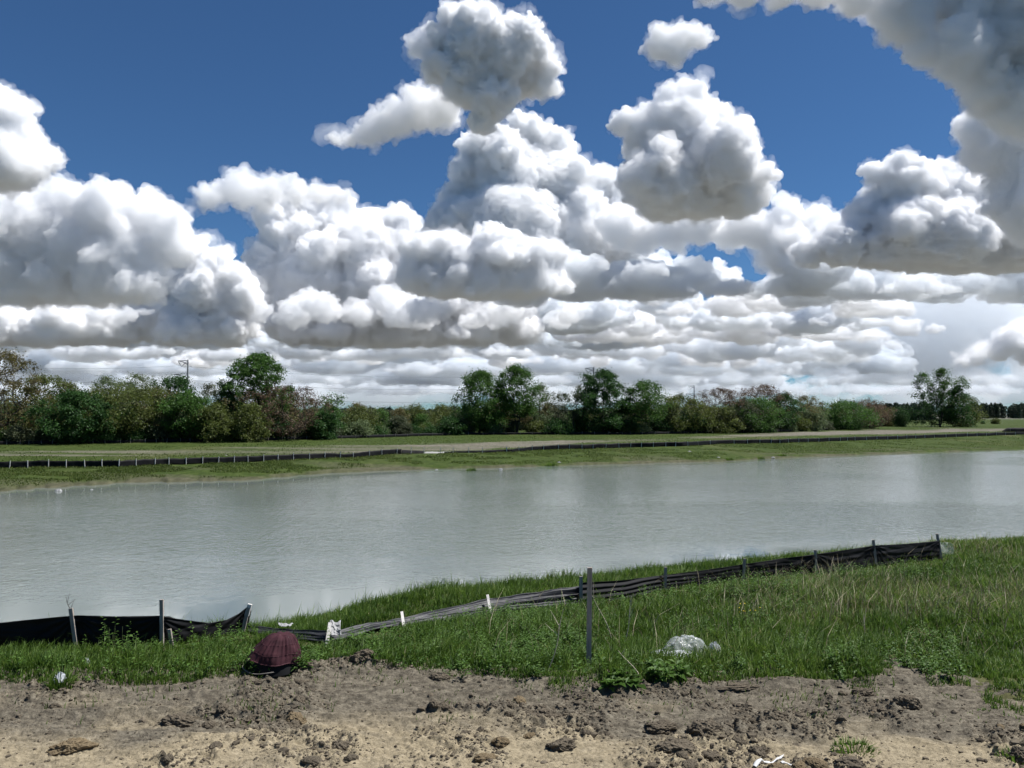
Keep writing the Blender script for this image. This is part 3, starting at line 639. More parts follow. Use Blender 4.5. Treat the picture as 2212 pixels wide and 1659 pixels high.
# left stretch, still standing
e = empty('silt_fence', tuple(at(350, 1400, fy(350))), 'black silt fence still standing at the left, sagging between three wooden stakes', 'silt fence', 'lengths of the near silt fence')
standing(e, [(-420, 1352), (-60, 1351), (0, 1345), (100, 1335), (165, 1329), (250, 1331), (350, 1330), (385, 1336), (450, 1346), (490, 1339), (515, 1326), (534, 1311)], -420, 534, 3, 300, pull=((350, 1330), (534, 1311), (165, 1329)))
stake(e, (165, 1402), (153, 1314), w=.065); stake(e, (350, 1400), (349, 1295), w=.062); stake(e, (523, 1372), (537, 1312), w=.062)
a0, a1 = at(533, 1330, fy(530) - .06), at(540, 1305, fy(530) - .05)
part('stake_tip', mesh_np('stake_tip', *bar(a0, a1, .075, .05), PALEWOOD), e)
V, T = bar(at(531, 1345, fy(530) + .0), at(537, 1318, fy(530) + .01), .09, .06); part('fabric_wrap', mesh_np('fabric_wrap', V, T, FABRIC), e)

# middle stretch, knocked flat
e = empty('silt_fence', tuple(at(873, 1357, fy(873))), 'middle length of silt fence knocked over backwards, its grey pleats lying in the grass', 'silt fence', 'lengths of the near silt fence')
bot = [(536, 1364), (600, 1374), (705, 1398), (760, 1384), (873, 1360), (1060, 1328), (1255, 1302)]
top = [(536, 1354), (600, 1358), (690, 1364), (722, 1366), (760, 1356), (800, 1346), (873, 1334), (960, 1315), (1055, 1294), (1160, 1278), (1262, 1262)]
n, rows = 320, 44; px = np.linspace(536, 1258, n); G = np.zeros((rows, n, 3))
for c in range(n):
    x = px[c]; Y = fy(x); yb = np.interp(x, *zip(*bot)); yt = np.interp(x, *zip(*top)); lie = .6 * (1 - .6 * max(0, (x - 1050) / 210))
    B = at(x, yb, Y); B[2] = max(B[2], float(terrain(B[0], B[1])) + .03); U = at(x, yt, Y + lie)
    for r in range(rows): G[r, c] = B + (U - B) * (r / (rows - 1))
X = G[:, :, 0]; F = np.linspace(0, 1, rows)[:, None] + 0 * X
pl = np.sin(F * 26 + 3 * fbm(X * .5, F * 2, 3, 4)) * .5 + fbm(X * .7, F * 14, 3, 6)
G[:, :, 2] += pl * .042 * (1 - .3 * F); G[:, :, 1] -= pl * .03
G[:, :, 2] += .035 * fbm(X * 2.5, F * 3, 3, 8)
sheet('fabric', G, SHEEN, e)
for pb, pt in (((705, 1398), (713, 1345)), ((873, 1357), (868, 1322)), ((1061, 1328), (1053, 1285))):
    Y = fy(pb[0]); b = at(*pb, Y - .05); t = at(*pt, Y + .22); V, T = bar(b - (t - b) * .3, t, .055, .04); part('stake', mesh_np('stake', V, T, PALEWOOD), e)  # white of the sun on the leaning stakes, put into paler wood

# right stretch, standing again
e = empty('silt_fence', tuple(at(1605, 1252, fy(1605))), 'long black silt fence running up the bank to the right, standing on six stakes', 'silt fence', 'lengths of the near silt fence')
o = standing(e, [(1252, 1262), (1350, 1255), (1440, 1243), (1530, 1230), (1605, 1219), (1690, 1206), (1762, 1197), (1830, 1187), (1890, 1178), (1960, 1175), (2027, 1168)], 1252, 2030, 12, 380, 44, pull=((1890, 1178), (2027, 1168), (1762, 1197)))
me = o.data; co = np.empty(len(me.vertices) * 3, np.float32); me.vertices.foreach_get('co', co); co = co.reshape(44, 380, 3)
k = np.clip(1 - (np.linspace(1252, 2030, 380) - 1252) / 260, 0, 1)[None, :]; F = np.linspace(0, 1, 44)[:, None]
pl = np.sin(F * 30 + 2.5 * fbm(co[:, :, 0] * .5, F * 2 + 0 * co[:, :, 0], 3, 4)); co[:, :, 1] += pl * .035 * np.minimum(1, k + .12) - (F - .5) * .35 * k
me.vertices.foreach_set('co', co.ravel()); me.update()
for pb, pt in (((1255, 1312), (1255, 1245)), ((1436, 1277), (1438, 1225)), ((1605, 1252), (1609, 1207)), ((1763, 1241), (1761, 1188)), ((1893, 1224), (1886, 1166)), ((2034, 1210), (2024, 1153))):
    stake(e, pb, pt, w=.075)

# loose stakes
p = on_ground(1271, 1447); e = empty('stake', tuple(p), 'tall weathered board standing alone in the weeds, nearer than the fence', 'stake')
V, T = bar(p - [0, 0, .3], at(1274, 1226, p[1] + .03), .072, .045); part('board', mesh_np('board', V, T, WOOD), e)
p = at(376, 1402, fy(376) - .25); e = empty('stake', tuple(p), 'short cut-off stake leaning in front of the left silt fence', 'stake')
V, T = bar(p - [0, 0, .2], at(366, 1359, p[1]), .055, .04); part('board', mesh_np('board', V, T, WOOD), e)

# far silt fence along the pond bank
e = empty('silt_fence', tuple(gp(1106, 977, 1.2)), 'long black silt fence on the far bank of the pond with pale stakes', 'silt fence')
SX = [q * .26666 for q in (90, 238, 405, 548, 700, 838, 973, 1112, 1265, 1378, 1517, 1650, 1778, 1903, 2016, 2142)] + [516 + q * .26666 for q in (323, 447, 576, 700, 825, 932, 1062, 1162, 1283, 1396, 1500, 1632, 1737, 1862, 1976, 2170)] + \
     [958.5 + q * .26666 for q in (510, 610, 717, 808, 927, 1018, 1118, 1208, 1312, 1418, 1512, 1598, 1695, 1795, 1875, 1975, 2060, 2155)] + [1474.6 + q / 3 for q in (330, 417, 497, 570, 627, 683, 748, 810, 878, 945, 1017, 1062, 1113, 1188, 1253, 1325, 1388, 1448, 1505, 1565, 1628, 1702, 1768, 1838, 1902, 1963, 2028, 2088, 2150)]
SX = [-90, -45] + SX + [2215, 2240]
rg = np.random.default_rng(12)
def far_fabric(name, x0, x1, mat, hfun, dy=0):
    px = np.linspace(x0, x1, int((x1 - x0) / 2.2) + 2); a = (px - 1106) / FPX; y = itp(FFENCE, a); X = a * y; zb = terrain(X, y)
    h = hfun(px) + .05 * fbm(px * .09, px * 0, 3, 3); G = np.zeros((5, len(px), 3))
    for r in range(5):
        f = r / 4; G[r] = np.stack([X, y + dy * f + .08 * fbm(px * .08, px * 0 + f * 2, 3, 8), zb - .05 + (h + .05) * f], 1)
    return sheet(name, G, mat, e, .01)
far_fabric('fabric', -120, 868, FABRIC, lambda q: .74 - .2 * np.exp(-((q - 745) / 30) ** 2))
far_fabric('fabric', 868, 916, FABRIC, lambda q: .62 - .25 * (q - 868) / 48, .25)
far_fabric('collapsed_fabric', 916, 1092, SUNLIT, lambda q: .2 + .0 * q, 1.1)['label'] = 'flattened pale stretch of fence fabric'
far_fabric('fabric', 960, 1105, FABRIC, lambda q: .22 + .25 * (q - 960) / 145, .1)
far_fabric('fabric', 1105, 2260, FABRIC, lambda q: np.where(q < 1200, .45 + .3 * (q - 1105) / 95, .8))
for q in SX:
    a = (q - 1106) / FPX; y = float(itp(FFENCE, a)) - .06; z = float(terrain(a * y, y)); ln = rg.normal() * .05
    V, T = bar((a * y, y, z - .2), (a * y + ln, y, z + .88 + rg.normal() * .04), .075, .05); part('stake', mesh_np('stake', V, T, PALEWOOD), e)
# silt fence along the foot of the trees
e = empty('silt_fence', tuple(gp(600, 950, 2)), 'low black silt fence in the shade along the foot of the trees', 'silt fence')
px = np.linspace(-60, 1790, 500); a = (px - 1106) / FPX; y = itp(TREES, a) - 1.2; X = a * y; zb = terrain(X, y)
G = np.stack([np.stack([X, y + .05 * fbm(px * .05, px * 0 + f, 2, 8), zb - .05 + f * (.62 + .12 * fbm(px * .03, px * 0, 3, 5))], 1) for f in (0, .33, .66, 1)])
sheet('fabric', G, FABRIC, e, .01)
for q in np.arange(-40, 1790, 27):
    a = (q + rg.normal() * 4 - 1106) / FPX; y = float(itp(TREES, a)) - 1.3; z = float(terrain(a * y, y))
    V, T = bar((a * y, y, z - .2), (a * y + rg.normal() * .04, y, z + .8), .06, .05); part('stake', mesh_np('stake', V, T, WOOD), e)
# end of another fence at the right edge
e = empty('silt_fence', tuple(gp(2195, 928, 2)), 'short end of black silt fence at the right edge beyond the far bank', 'silt fence')
px = np.linspace(2164, 2290, 40); a = (px - 1106) / FPX; y = 235 + 0 * px; X = a * y; zb = terrain(X, y)
G = np.stack([np.stack([X, y + .3 * f + .1 * fbm(px * .1, px * 0 + f, 2, 8), zb + f * np.minimum(1.25, .2 + (px - 2164) * .09)], 1) for f in (0, .33, .66, 1)])
sheet('fabric', G, FABRIC, e, .01)
for q in (2180, 2212, 2250):
    a = (q - 1106) / FPX; z = float(terrain(a * 235, 235.)); part('stake', mesh_np('stake', *bar((a * 235, 234.9, z - .2), (a * 235, 234.9, z + 1.35), .07, .05), WOOD), e)

# ------------------------------------------------------------------ power line
STEEL = simple('galvanised_steel', (.12, .125, .13), (.2, .205, .21), 2, .6)
PO = [(-330, 745, 190, 'power pole out beyond the left edge'), (404, 777, 205, 'steel power pole rising behind the left woods'), (1283, 793, 232, 'steel power pole with arms just behind the dense dark maple'), (1500, 832, 345, 'steel power pole with two pairs of arms between the reddish trees'), (1777, 868, 640, 'small distant power pole above the right end of the tree row'), (1892, 876, 1000, 'tiny distant power pole left of the lone many-stemmed tree'), (1925, 880, 1400, 'tiny distant power pole just left of the lone tree')]
tops = []
for px, top, Y, lab in PO:
    p = at(px, HOR, Y); zt = at(px, top, Y)[2]; z0 = float(terrain(p[0], Y)); H = zt - z0; tops.append((p[0], Y, zt))
    if px < 0: continue
    e = empty('power_pole', (p[0], Y, z0), lab, 'power pole', 'power poles behind the trees')
    kk = max(1, Y / 420)
    V, T = tubes([(np.array([[p[0], Y, z0 - .5], [p[0], Y, z0 + H * .5], [p[0], Y, zt]]), np.array([.42, .3, .17]) * kk)], 8); part('shaft', mesh_np('shaft', V, T, STEEL), e)
    for f in (0, 3.6, 7.2):
        z = zt - .4 - f; L = 2.6 if f == 0 else 3.6
        V, T = tubes([(np.array([[p[0], Y, z - .9], [p[0] - L * .5, Y, z - .2], [p[0] - L, Y, z + .1]]), np.array([.13, .11, .08]) * kk), (np.array([[p[0], Y, z + .2], [p[0] - L * .5, Y, z + .15], [p[0] - L, Y, z + .1]]), np.array([.1, .09, .08]) * kk)], 5)
        a_ = part('cross_arm', mesh_np('cross_arm', V, T, STEEL), e)
        V, T = tubes([(np.array([[p[0] - L, Y, z + .1], [p[0] - L + .5, Y, z - .8], [p[0] - L * .62, Y, z - 1.5]]), np.array([.09, .09, .05]) * kk), (np.array([[p[0] - .25, Y, z - .1], [p[0] - L * .45, Y, z - .9], [p[0] - L * .62, Y, z - 1.5]]), np.array([.09, .09, .05]) * kk)], 5)
        part('insulator', mesh_np('insulator', V, T, STEEL), e)
WIRE = simple('wire', (.16, .17, .18), (.2, .21, .22), 1, .6)
for i in range(3):
    A, B = np.array(tops[i]), np.array(tops[i + 1])
    for f, nm in ((0, 'topmost'), (3.6, 'middle'), (7.2, 'lowest')):
        t = np.linspace(0, 1, 25)[:, None]; P = A + (B - A) * t - [2.4, 0, f + 1.6] + np.array([0, 0, -1]) * 4 * 2.2 * t * (1 - t)
        V, T = tubes([(P, np.full(25, .03))], 4)
        o = link('power_cable', mesh_np('power_cable', V, T, WIRE)); tag(o, nm + ' power cable ' + ('left of the pole in the left woods', 'over the low woods between the left and centre poles', 'between the dense maple and the pole with paired arms')[i], 'cable', 'power cables')

# far white vehicle parked beyond the field
WHITE = simple('white_paint', (.72, .72, .72), (.8, .8, .8), 1, .4)
GLASS = simple('dark_glass', (.02, .022, .025), (.03, .032, .035), 1, .1)
TYRE = simple('tyre', (.015, .015, .015), (.025, .025, .025), 1, .9)
p = at(1911, HOR, 520.); z0 = float(terrain(p[0], 520.)); e = empty('car', (p[0], 520., z0), 'tiny white vehicle far off beyond the field, right of the last reddish tree', 'car')
def block(prof_, y0, y1):
    n = len(prof_); V = np.array([(a, y0, b) for a, b in prof_] + [(a, y1, b) for a, b in prof_]); bm = bmesh.new(); vv = [bm.verts.new(q) for q in V]
    bm.faces.new(vv[:n]); bm.faces.new(vv[n:][::-1])
    for i in range(n): bm.faces.new((vv[i], vv[(i + 1) % n], vv[n + (i + 1) % n], vv[n + i]))
    bmesh.ops.recalc_face_normals(bm, faces=bm.faces); bmesh.ops.bevel(bm, geom=bm.edges[:], offset=.06, segments=2, affect='EDGES')
    return bm
def bmpart(name, bm, mat, e, off):
    me = bpy.data.meshes.new(name); bm.to_mesh(me); bm.free(); me.materials.append(mat); o = link(name, me, e); o.location = off; return o
bmpart('body', block([(-2.2, .35), (2.2, .35), (2.25, .8), (1.3, .98), (.7, 1.5), (-1.2, 1.52), (-1.9, 1.0), (-2.25, .9)], -.85, .85), WHITE, e, (0, 0, 0))
bmpart('window', block([(-1.5, 1.02), (1.05, 1.0), (.6, 1.42), (-1.1, 1.44)], -.9, -.84), GLASS, e, (0, 0, 0))
for dx in (-1.4, 1.4):
    for dy in (-.8, .8):
        V, T = tubes([(np.array([[dx, dy - .1, .33], [dx, dy, .33], [dx, dy + .1, .33]]), np.array([.33, .34, .33]))], 12)
        link('wheel', mesh_np('wheel', V, T, TYRE), e)

# ------------------------------------------------------------------ burgundy covered inlet
BURG = N('burgundy_cloth'); v = BURG.coord(); f = BURG.noise(v, 9, 5); BURG.base(BURG.ramp(f, ((.3, (.024, .008, .011)), (.6, (.045, .014, .019)), (.8, (.075, .035, .035))))); BURG.rough(.85); BURG.spec(.2); BURG.bump(BURG.noise(v, 160, 2), .4, .004)
SEAM = simple('pink_seam', (.06, .02, .026), (.09, .034, .04), 5, .8)
p = on_ground(578, 1464); p[1] += .4; gz = float(ground(p[0], p[1])) - .01; e = empty('inlet_cover', (p[0], p[1], gz), 'burgundy bell-shaped cloth cover over a black drain inlet at the grass edge', 'drain cover')
e.scale = (.76, .76, .74)
def bell(t, th):
    """radius and height of the cover at t (0 hem .. 1 top) and bearing th"""
    r = np.interp(t, [0, .15, .35, .6, .8, .93, 1.0], [.47, .45, .41, .33, .255, .2, .155]); z = np.interp(t, [0, .15, .35, .6, .8, .93, 1.0], [.15, .23, .34, .47, .565, .605, .62])
    hem = (.05 * np.cos(th - 3.6) + .02 * np.sin(th * 5)) * (1 - t) ** 2
    pl = (.012 * np.sin(th * 13 + 2 * np.sin(th * 3)) + .01 * np.sin(th * 29 + 1)) * np.sin(np.pi * np.clip(t + .05, 0, 1)) ** .5
    r = (r + pl + .02 * np.sin(th * 4 + t * 6) * (1 - t)) * (1 + .1 * np.cos(th - 2.9) * (1 - t)); lean = .09 * t
    return np.cos(th) * r + lean, np.sin(th) * r, z + hem + .012 * np.sin(th * 7)
n, k = 40, 144; t = np.linspace(0, 1, n)[:, None]; th = (np.arange(k) / k * 2 * np.pi)[None, :]
X, Y, Z = bell(t + 0 * th, th + 0 * t); V = np.stack([X, Y, Z], -1).reshape(-1, 3)
i = np.arange(n - 1)[:, None] * k; j = np.arange(k)[None, :]; j2 = (j + 1) % k
T = np.stack([i + j, i + j2, i + k + j2, i + k + j], -1).reshape(-1, 4)
V = np.vstack([V, [[.05, 0, .63]]]); T2 = np.stack([(n - 1) * k + j[0], (n - 1) * k + j2[0], np.full(k, n * k), np.full(k, n * k)], 1)
me = bpy.data.meshes.new('cover'); me.from_pydata(V.tolist(), [], T.tolist() + T2[:, :3].tolist()); me.materials.append(BURG.m)
for q in me.polygons: q.use_smooth = True
o = link('cover', me, e); md = o.modifiers.new('thickness', 'SOLIDIFY'); md.thickness = .008
for tt in (.3, .62):
    P = np.stack(bell(np.full(73, tt), np.linspace(0, 2 * np.pi, 73)), 1) * [1.012, 1.012, 1]; link('seam', mesh_np('seam', *tubes([(P, np.full(73, .0035))], 5), SEAM), e)
P = np.stack(bell(np.zeros(73), np.linspace(0, 2 * np.pi, 73)), 1); link('hem', mesh_np('hem', *tubes([(P, np.full(73, .008))], 6), SEAM), e)
th = np.linspace(0, 2 * np.pi, 49); R_ = np.array([.46, .43, .4, .38]); P = np.stack([np.stack([np.cos(th) * r * (1 + .05 * np.sin(th * 5 + z)) - .03, np.sin(th) * r, 0 * th + z], 1) for r, z in zip(R_, (-.05, .06, .16, .28))])
sheet_me = mesh_np('inlet_base', P.reshape(-1, 3), np.stack([(np.arange(3)[:, None] * 49 + np.arange(48)).ravel(), (np.arange(3)[:, None] * 49 + np.arange(48) + 1).ravel(), (np.arange(3)[:, None] * 49 + np.arange(48) + 50).ravel(), (np.arange(3)[:, None] * 49 + np.arange(48) + 49).ravel()], 1), FABRIC, True); link('inlet_base', sheet_me, e)
th = np.linspace(2.3, 5.0, 30); P = np.stack([np.cos(th) * .56 - .06, np.sin(th) * .5, .03 + .02 * np.sin(th * 4)], 1); link('base_hose', mesh_np('base_hose', *tubes([(P, np.full(30, .009))], 6), simple('dusty_hose', (.12, .11, .1), (.2, .18, .16), 8)), e)

# ------------------------------------------------------------------ plastic film, litter
LITTER = simple('dull_white_plastic', (.18, .18, .18), (.34, .34, .33), 9, .6)
FILM = N('white_film'); FILM.base((.5, .52, .54)); FILM.rough(.3); FILM.spec(.5); FILM.b.inputs['Transmission Weight'].default_value = .12
CLEAR = N('clear_film'); tr = CLEAR.n('ShaderNodeBsdfTransparent'); mx = CLEAR.n('ShaderNodeMixShader'); mx.inputs[0].default_value = .15
CLEAR.base((.6, .63, .63)); CLEAR.rough(.22); CLEAR.l(tr.outputs[0], mx.inputs[1]); CLEAR.l(CLEAR.b.outputs[0], mx.inputs[2]); CLEAR.l(mx.outputs[0], CLEAR.out.inputs[0])
def crumple(name, c, wx, wy, hh, seed, mat, parent=None, ridge=.5, dome=1.0, n=56, edge=.25):
    """a crumpled sheet heaped at c"""
    u = np.linspace(-1, 1, n); U, W = np.meshgrid(u, u); rad = np.hypot(U, W) * (1 + edge * fbm(U * 2, W * 2, 3, seed))
    x = U * wx / 2 * (1 + .15 * fbm(U * 2, W * 2 + 5, 2, seed)); y = W * wy / 2
    cre = 1 - np.abs(fbm(U * 2.6 + .7 * W, W * 2.6 - .7 * U, 4, seed + 2)) * 2.5
    z = hh * np.clip(1 - rad ** 2, 0, 1) ** .6 * (dome + ridge * cre * .6) + hh * .1 * fbm(U * 6, W * 6, 3, seed + 3)
    V = np.stack([c[0] + x, c[1] + y, c[2] + np.maximum(z, -.05)], -1)
    i = np.arange(n - 1)[:, None] * n; j = np.arange(n - 1)[None, :]; T = np.stack([i + j, i + j + 1, i + n + j + 1, i + n + j], -1).reshape(-1, 4)
    T = T[rad.ravel()[T].mean(1) < 1.02]
    me = mesh_np(name, V.reshape(-1, 3), T, mat, ridge < .6)
    o = part(name, me, parent) if parent else link(name, me)
    md = o.modifiers.new('thickness', 'SOLIDIFY'); md.thickness = .003; return o
p = on_ground(1470, 1428); p[1] += .15; e = empty('plastic_film', tuple(p), 'heap of white and clear plastic film lying in the weeds right of the tall board', 'plastic film')
s_ = p[1] / FPX
crumple('white_film', p + [-.32, -.1, .03], .72, .5, .1, 3, FILM.m, e, .35); crumple('white_film', p + [0, -.2, .03], .62, .4, .12, 5, FILM.m, e, .4)
crumple('white_film', p + [.57, .0, .08], .22, .2, .12, 8, FILM.m, e, .9)
crumple('clear_film', p + [.12, .05, .04], .8, .6, .27, 13, CLEAR.m, e, .3, .95)
for k, (px, py, ww, hh, lab) in enumerate(((187, 1443, .1, .12, 'small white scrap caught in the grass before the left fence'), (129, 1477, .16, .13, 'crumpled white wrapper on the soil at the edge of the grass'))):
    p = on_ground(px, py); o = crumple('plastic_scrap', p + [0, 0, .03], ww, .14 if k else .12, hh, 40 + k, FILM.m, None, .8, .6, 24); tag(o, lab, 'litter')
def rag(px0, px1, py0, py1, d_, back, seed, mat, lab, n=26):
    Y = fy((px0 + px1) / 2) + d_; U, W = np.meshgrid(np.linspace(0, 1, n), np.linspace(0, 1, n)); G = np.zeros((n, n, 3))
    for r in range(n):
        for c in range(n):
            f, g = r / (n - 1), c / (n - 1); jag = 6 * float(fbm(np.array(g * 4.), np.array(seed * 1.3), 3, seed)) * (1 - f)
            G[r, c] = at(px0 + (px1 - px0) * g + 8 * (1 - f) * math.sin(g * 3 + seed), py0 + jag + (py1 - py0) * f, Y + back * (1 - f))
    G[:, :, 1] += .09 * fbm(U * 3, W * 3, 4, seed); G[:, :, 2] += .02 * fbm(U * 6, W * 6, 3, seed + 1)
    e = empty('plastic_scrap', tuple(G[-1, n // 2]), lab, 'litter'); sheet('film', G, mat, e, .003)
PALE = simple('white_plastic_strip', (.45, .45, .44), (.6, .6, .59), 9, .5)
for A_, B_, r0, r1, lab in (((1630, 1657), (1694, 1637), .022, .01, 'white strip of plastic lying on the sand at the bottom edge'), ((1688, 1651), (1735, 1647), .016, .008, 'thin white shred beside the white strip at the bottom edge')):
    a_, b_ = on_ground(*A_), on_ground(*B_); f = np.linspace(0, 1, 14)[:, None]; P = a_ + (b_ - a_) * f; P[:, 2] = ground(P[:, 0], P[:, 1]) + .015 + .012 * np.sin(f[:, 0] * 9); P[:, 1] += .02 * np.sin(f[:, 0] * 7)
    V, T = tubes([(P, r0 + (r1 - r0) * f[:, 0] + .006 * np.sin(f[:, 0] * 17))], 7); V[:, 2] = P[0, 2] + (V[:, 2] - P[0, 2]) * .7; tag(link('plastic_scrap', mesh_np('plastic_scrap', V, T, PALE, True)), lab, 'litter')
rag(711, 738, 1342, 1372, -.02, .3, 3, LITTER, 'pale sheet of plastic propped against the first fallen stake')
rag(608, 626, 1346, 1353, .55, .5, 5, LITTER, 'pale plastic scrap in the grass behind the flattened fence')
rag(2026, 2062, 1172, 1222, .05, .25, 9, CLEAR.m, 'grey torn plastic flapping at the right end of the long fence')
for k, (px, py, ww, lab) in enumerate(((127, 1058, .9, 'white float-like scrap at the water edge of the far bank, far left'), (198, 1055, .35, 'small white scrap at the water edge, right of the white float-like scrap'), (488, 1003, .4, 'white scrap in the grass of the far bank below the far fence'), (943, 1013, .5, 'white scrap on the far shore below the flattened pale fence'), (1082, 1012, .7, 'flat white scrap on the far shore under the tall pair of trees'), (1208, 1003, .8, 'white scrap beside a tuft on the far shore'), (1490, 985, .8, 'pale stick on the muddy far shore'), (1552, 993, .7, 'white scrap on the far shore left of three dark tufts'), (1670, 989, .9, 'white scrap between dark tufts on the right of the far shore'))):
    z = .12; p = gp(px, py, z); z = float(terrain(p[0], p[1])); p[2] = max(z, 0); o = crumple('plastic_scrap', p, ww * .75, ww * .5, ww * .2, 60 + k, LITTER, None, .8, .8, 14); tag(o, lab, 'litter')

# ------------------------------------------------------------------ clods of soil
CLOD = simple('clod_soil', (.05, .041, .03), (.15, .125, .09), 9, .95, .8, 5, .1)
TAN = simple('tan_clod_soil', (.085, .062, .035), (.2, .155, .095), 8, .95, .8, 5, .1)
I5, I3 = ico(5), ico(4)
def clod_mesh(seed, mat, src=I5, flat=.62, longer=1.0):
    v, f = src; rg = np.random.default_rng(seed); a, b = rg.uniform(0, 90, 2)
    d = 1 + .33 * fbm(v[:, 0] * 1.1 + a, v[:, 1] * 1.1 + v[:, 2] * .8 + b, 3, 1) + .2 * fbm(v[:, 0] * 3 + b, v[:, 2] * 3 + v[:, 1] * 2 + a, 4, 2) + .14 * fbm(v[:, 0] * 7 + b + v[:, 2] * 4, v[:, 1] * 7 + a, 3, 5) - .22 * np.abs(fbm(v[:, 1] * 4 + a, v[:, 2] * 4 - v[:, 0] * 3, 4, 3))
    V = v * d[:, None] * [longer, .85, flat]; V[:, 2] = np.maximum(V[:, 2], -.3); return mesh_np('clod', V, f, mat, False)
for k, (px, py, r, mt, fl, lg, lab) in enumerate([
    (640, 1566, 25, TAN, .72, 1, 'tan rounded clod, biggest on the bare soil below the burgundy cover'), (155, 1626, 34, TAN, .5, 1.3, 'broad tan and dark clod at the lower left corner of the soil'), (1080, 1609, 18, TAN, .6, 1, 'tan clod with a dark face on the sand, right of the middle'),
    (1214, 1622, 26, CLOD, .6, 1.2, 'low dark clod on the sand at the bottom, right of the tan dark-faced clod'), (1525, 1590, 36, CLOD, .65, 1, 'largest dark clod on the right part of the soil'), (1459, 1628, 36, CLOD, .5, 1.2, 'dark crumbling clod at the bottom, left below the largest dark clod'),
    (1958, 1530, 26, CLOD, .7, 1.1, 'dark clod on the soil below the grassy corner at the right'), (1865, 1504, 17, CLOD, .6, 1.4, 'flattish clod just under the tongue of grass at the right'), (783, 1436, 24, CLOD, .75, 1.1, 'brown clod on the low berm right of the burgundy cover'),
    (384, 1566, 24, CLOD, .55, 1.4, 'dark lumpy clod on the left half of the soil'), (117, 1535, 13, CLOD, .8, 1, 'small round dark clod near the left edge of the soil'), (545, 1562, 18, CLOD, .5, 1.3, 'dark clod left of the tan rounded clod'), (737, 1622, 24, CLOD, .7, 1, 'knobbly dark clod at the edge of the sand, bottom left of centre'),
    (1645, 1632, 17, CLOD, .7, 1, 'upright dark clod above the white strip at the bottom'), (2205, 1648, 24, CLOD, .8, 1, 'dark clod cut off by the lower right corner'), (1171, 1558, 28, CLOD, .55, 1.1, 'dark crumbly clod in the middle of the soil'), (1427, 1585, 26, CLOD, .5, 1.3, 'wide dark clod left of the largest dark clod'), (1590, 1490, 22, CLOD, .3, 2.6, 'long flat dark ridge of soil below the weeds at the right'), (1100, 1546, 10, CLOD, .7, 1, 'small dark clod left of the crumbly one in the middle'), (950, 1466, 20, CLOD, .55, 1.2, 'dark clod under the grass edge left of the tall board')]):
    p = on_ground(px, py - r * .25); s = r * p[1] / FPX; o = link('clod', clod_mesh(500 + k, mt, I5, fl, lg)); o.location = (p[0], p[1], float(ground(p[0], p[1])) + s * .05); o.scale = (s, s, s); tag(o, lab, 'clod', 'large clods on the bare soil')
CM = [clod_mesh(540 + k, TAN if k == 3 else CLOD, I3, .5 + .1 * (k % 3), 1 + .12 * k) for k in range(6)]
rg = np.random.default_rng(9); n = 0
while n < 95:
    a = rg.uniform(-.7, .7); y = rg.uniform(7.9, 11.7)
    if y > itp(EDGE, a) or rough_mask(a * y, y) < rg.uniform(.2, .9): continue
    s = rg.uniform(.03, .085) * rg.uniform(.7, 1.3); q = rg.integers(6); o = link('clod', CM[q]); o.location = (a * y, y, float(ground(a * y, y)) + s * .1); o.scale = (s, s, s); o.rotation_euler = (0, 0, rg.uniform(0, 6))
    tag(o, 'fist-sized ' + ('tan' if q == 3 else 'dark') + ' clod lying on the bare soil', 'clod', 'fist-sized ' + ('tan' if q == 3 else 'dark') + ' clods'); n += 1
v, f = ico(1); m_ = 42000; a = rg.uniform(-.75, .75, m_ * 2); y = rg.uniform(7.6, 12.2, m_ * 2); X = a * y; k = ((rough_mask(X, y) ** 2 + .09) * (1 - .55 * sandf(X, y)) > rg.random(m_ * 2)) & (y < itp(EDGE, a) + .2); X, Y = X[k][:m_], y[k][:m_]
s = rg.gamma(1.5, .0058, len(X)) + .003; z = ground(X, Y); jit = rg.uniform(.6, 1.25, (len(X), len(v), 1))
V = (np.stack([X, Y, z], 1)[:, None, :] + v[None] * jit * s[:, None, None] * [1.1, 1, .75]).reshape(-1, 3); T = (f[None] + (np.arange(len(X)) * len(v))[:, None, None]).reshape(-1, 3)
tag(link('soil_crumbs', mesh_np('soil_crumbs', V, T, CLOD)), kind='stuff')
print('objects', time.time() - T0)

# ------------------------------------------------------------------ grass, weeds, dry stems
GRASS = leafmat('grass_blades', (.03, .072, .008), (.135, .215, .034), .5, (.3, .27, .13))
BANKG = leafmat('bank_grass_blades', (.035, .058, .01), (.09, .125, .026), .5, (.16, .15, .06))
WEED = leafmat('weed_leaves', (.035, .08, .013), (.11, .2, .036), .45, (.16, .2, .07))
STRAW = leafmat('straw', (.12, .1, .055), (.26, .22, .13), .2, (.36, .32, .21))
def blades(X, Y, Z, h, w, lean, az, tint, bend=.6):
    n = len(X); d = np.stack([np.cos(az), np.sin(az)], 1); sd_ = np.stack([-np.sin(az + .6), np.cos(az + .6)], 1); V = np.zeros((n, 5, 3))
    c = np.stack([X, Y, Z], 1)
    for k, (f, ww) in enumerate(((0, 1.), (.55, .8))):
        m_ = c.copy(); m_[:, :2] += d * (lean * h * f * f)[:, None]; m_[:, 2] += h * f * (1 - .15 * lean * f)
        V[:, k * 2] = m_; V[:, k * 2 + 1] = m_; V[:, k * 2, :2] -= sd_ * (w * ww / 2)[:, None]; V[:, k * 2 + 1, :2] += sd_ * (w * ww / 2)[:, None]
    V[:, 4] = c; V[:, 4, :2] += d * (lean * h)[:, None]; V[:, 4, 2] += h * (1 - bend * .45 * lean)
    T = np.array([[0, 1, 3], [0, 3, 2], [2, 3, 4]])[None] + (np.arange(n) * 5)[:, None, None]
    return V.reshape(-1, 3), T.reshape(-1, 3), np.repeat(np.clip(tint, 0, 1), 5)
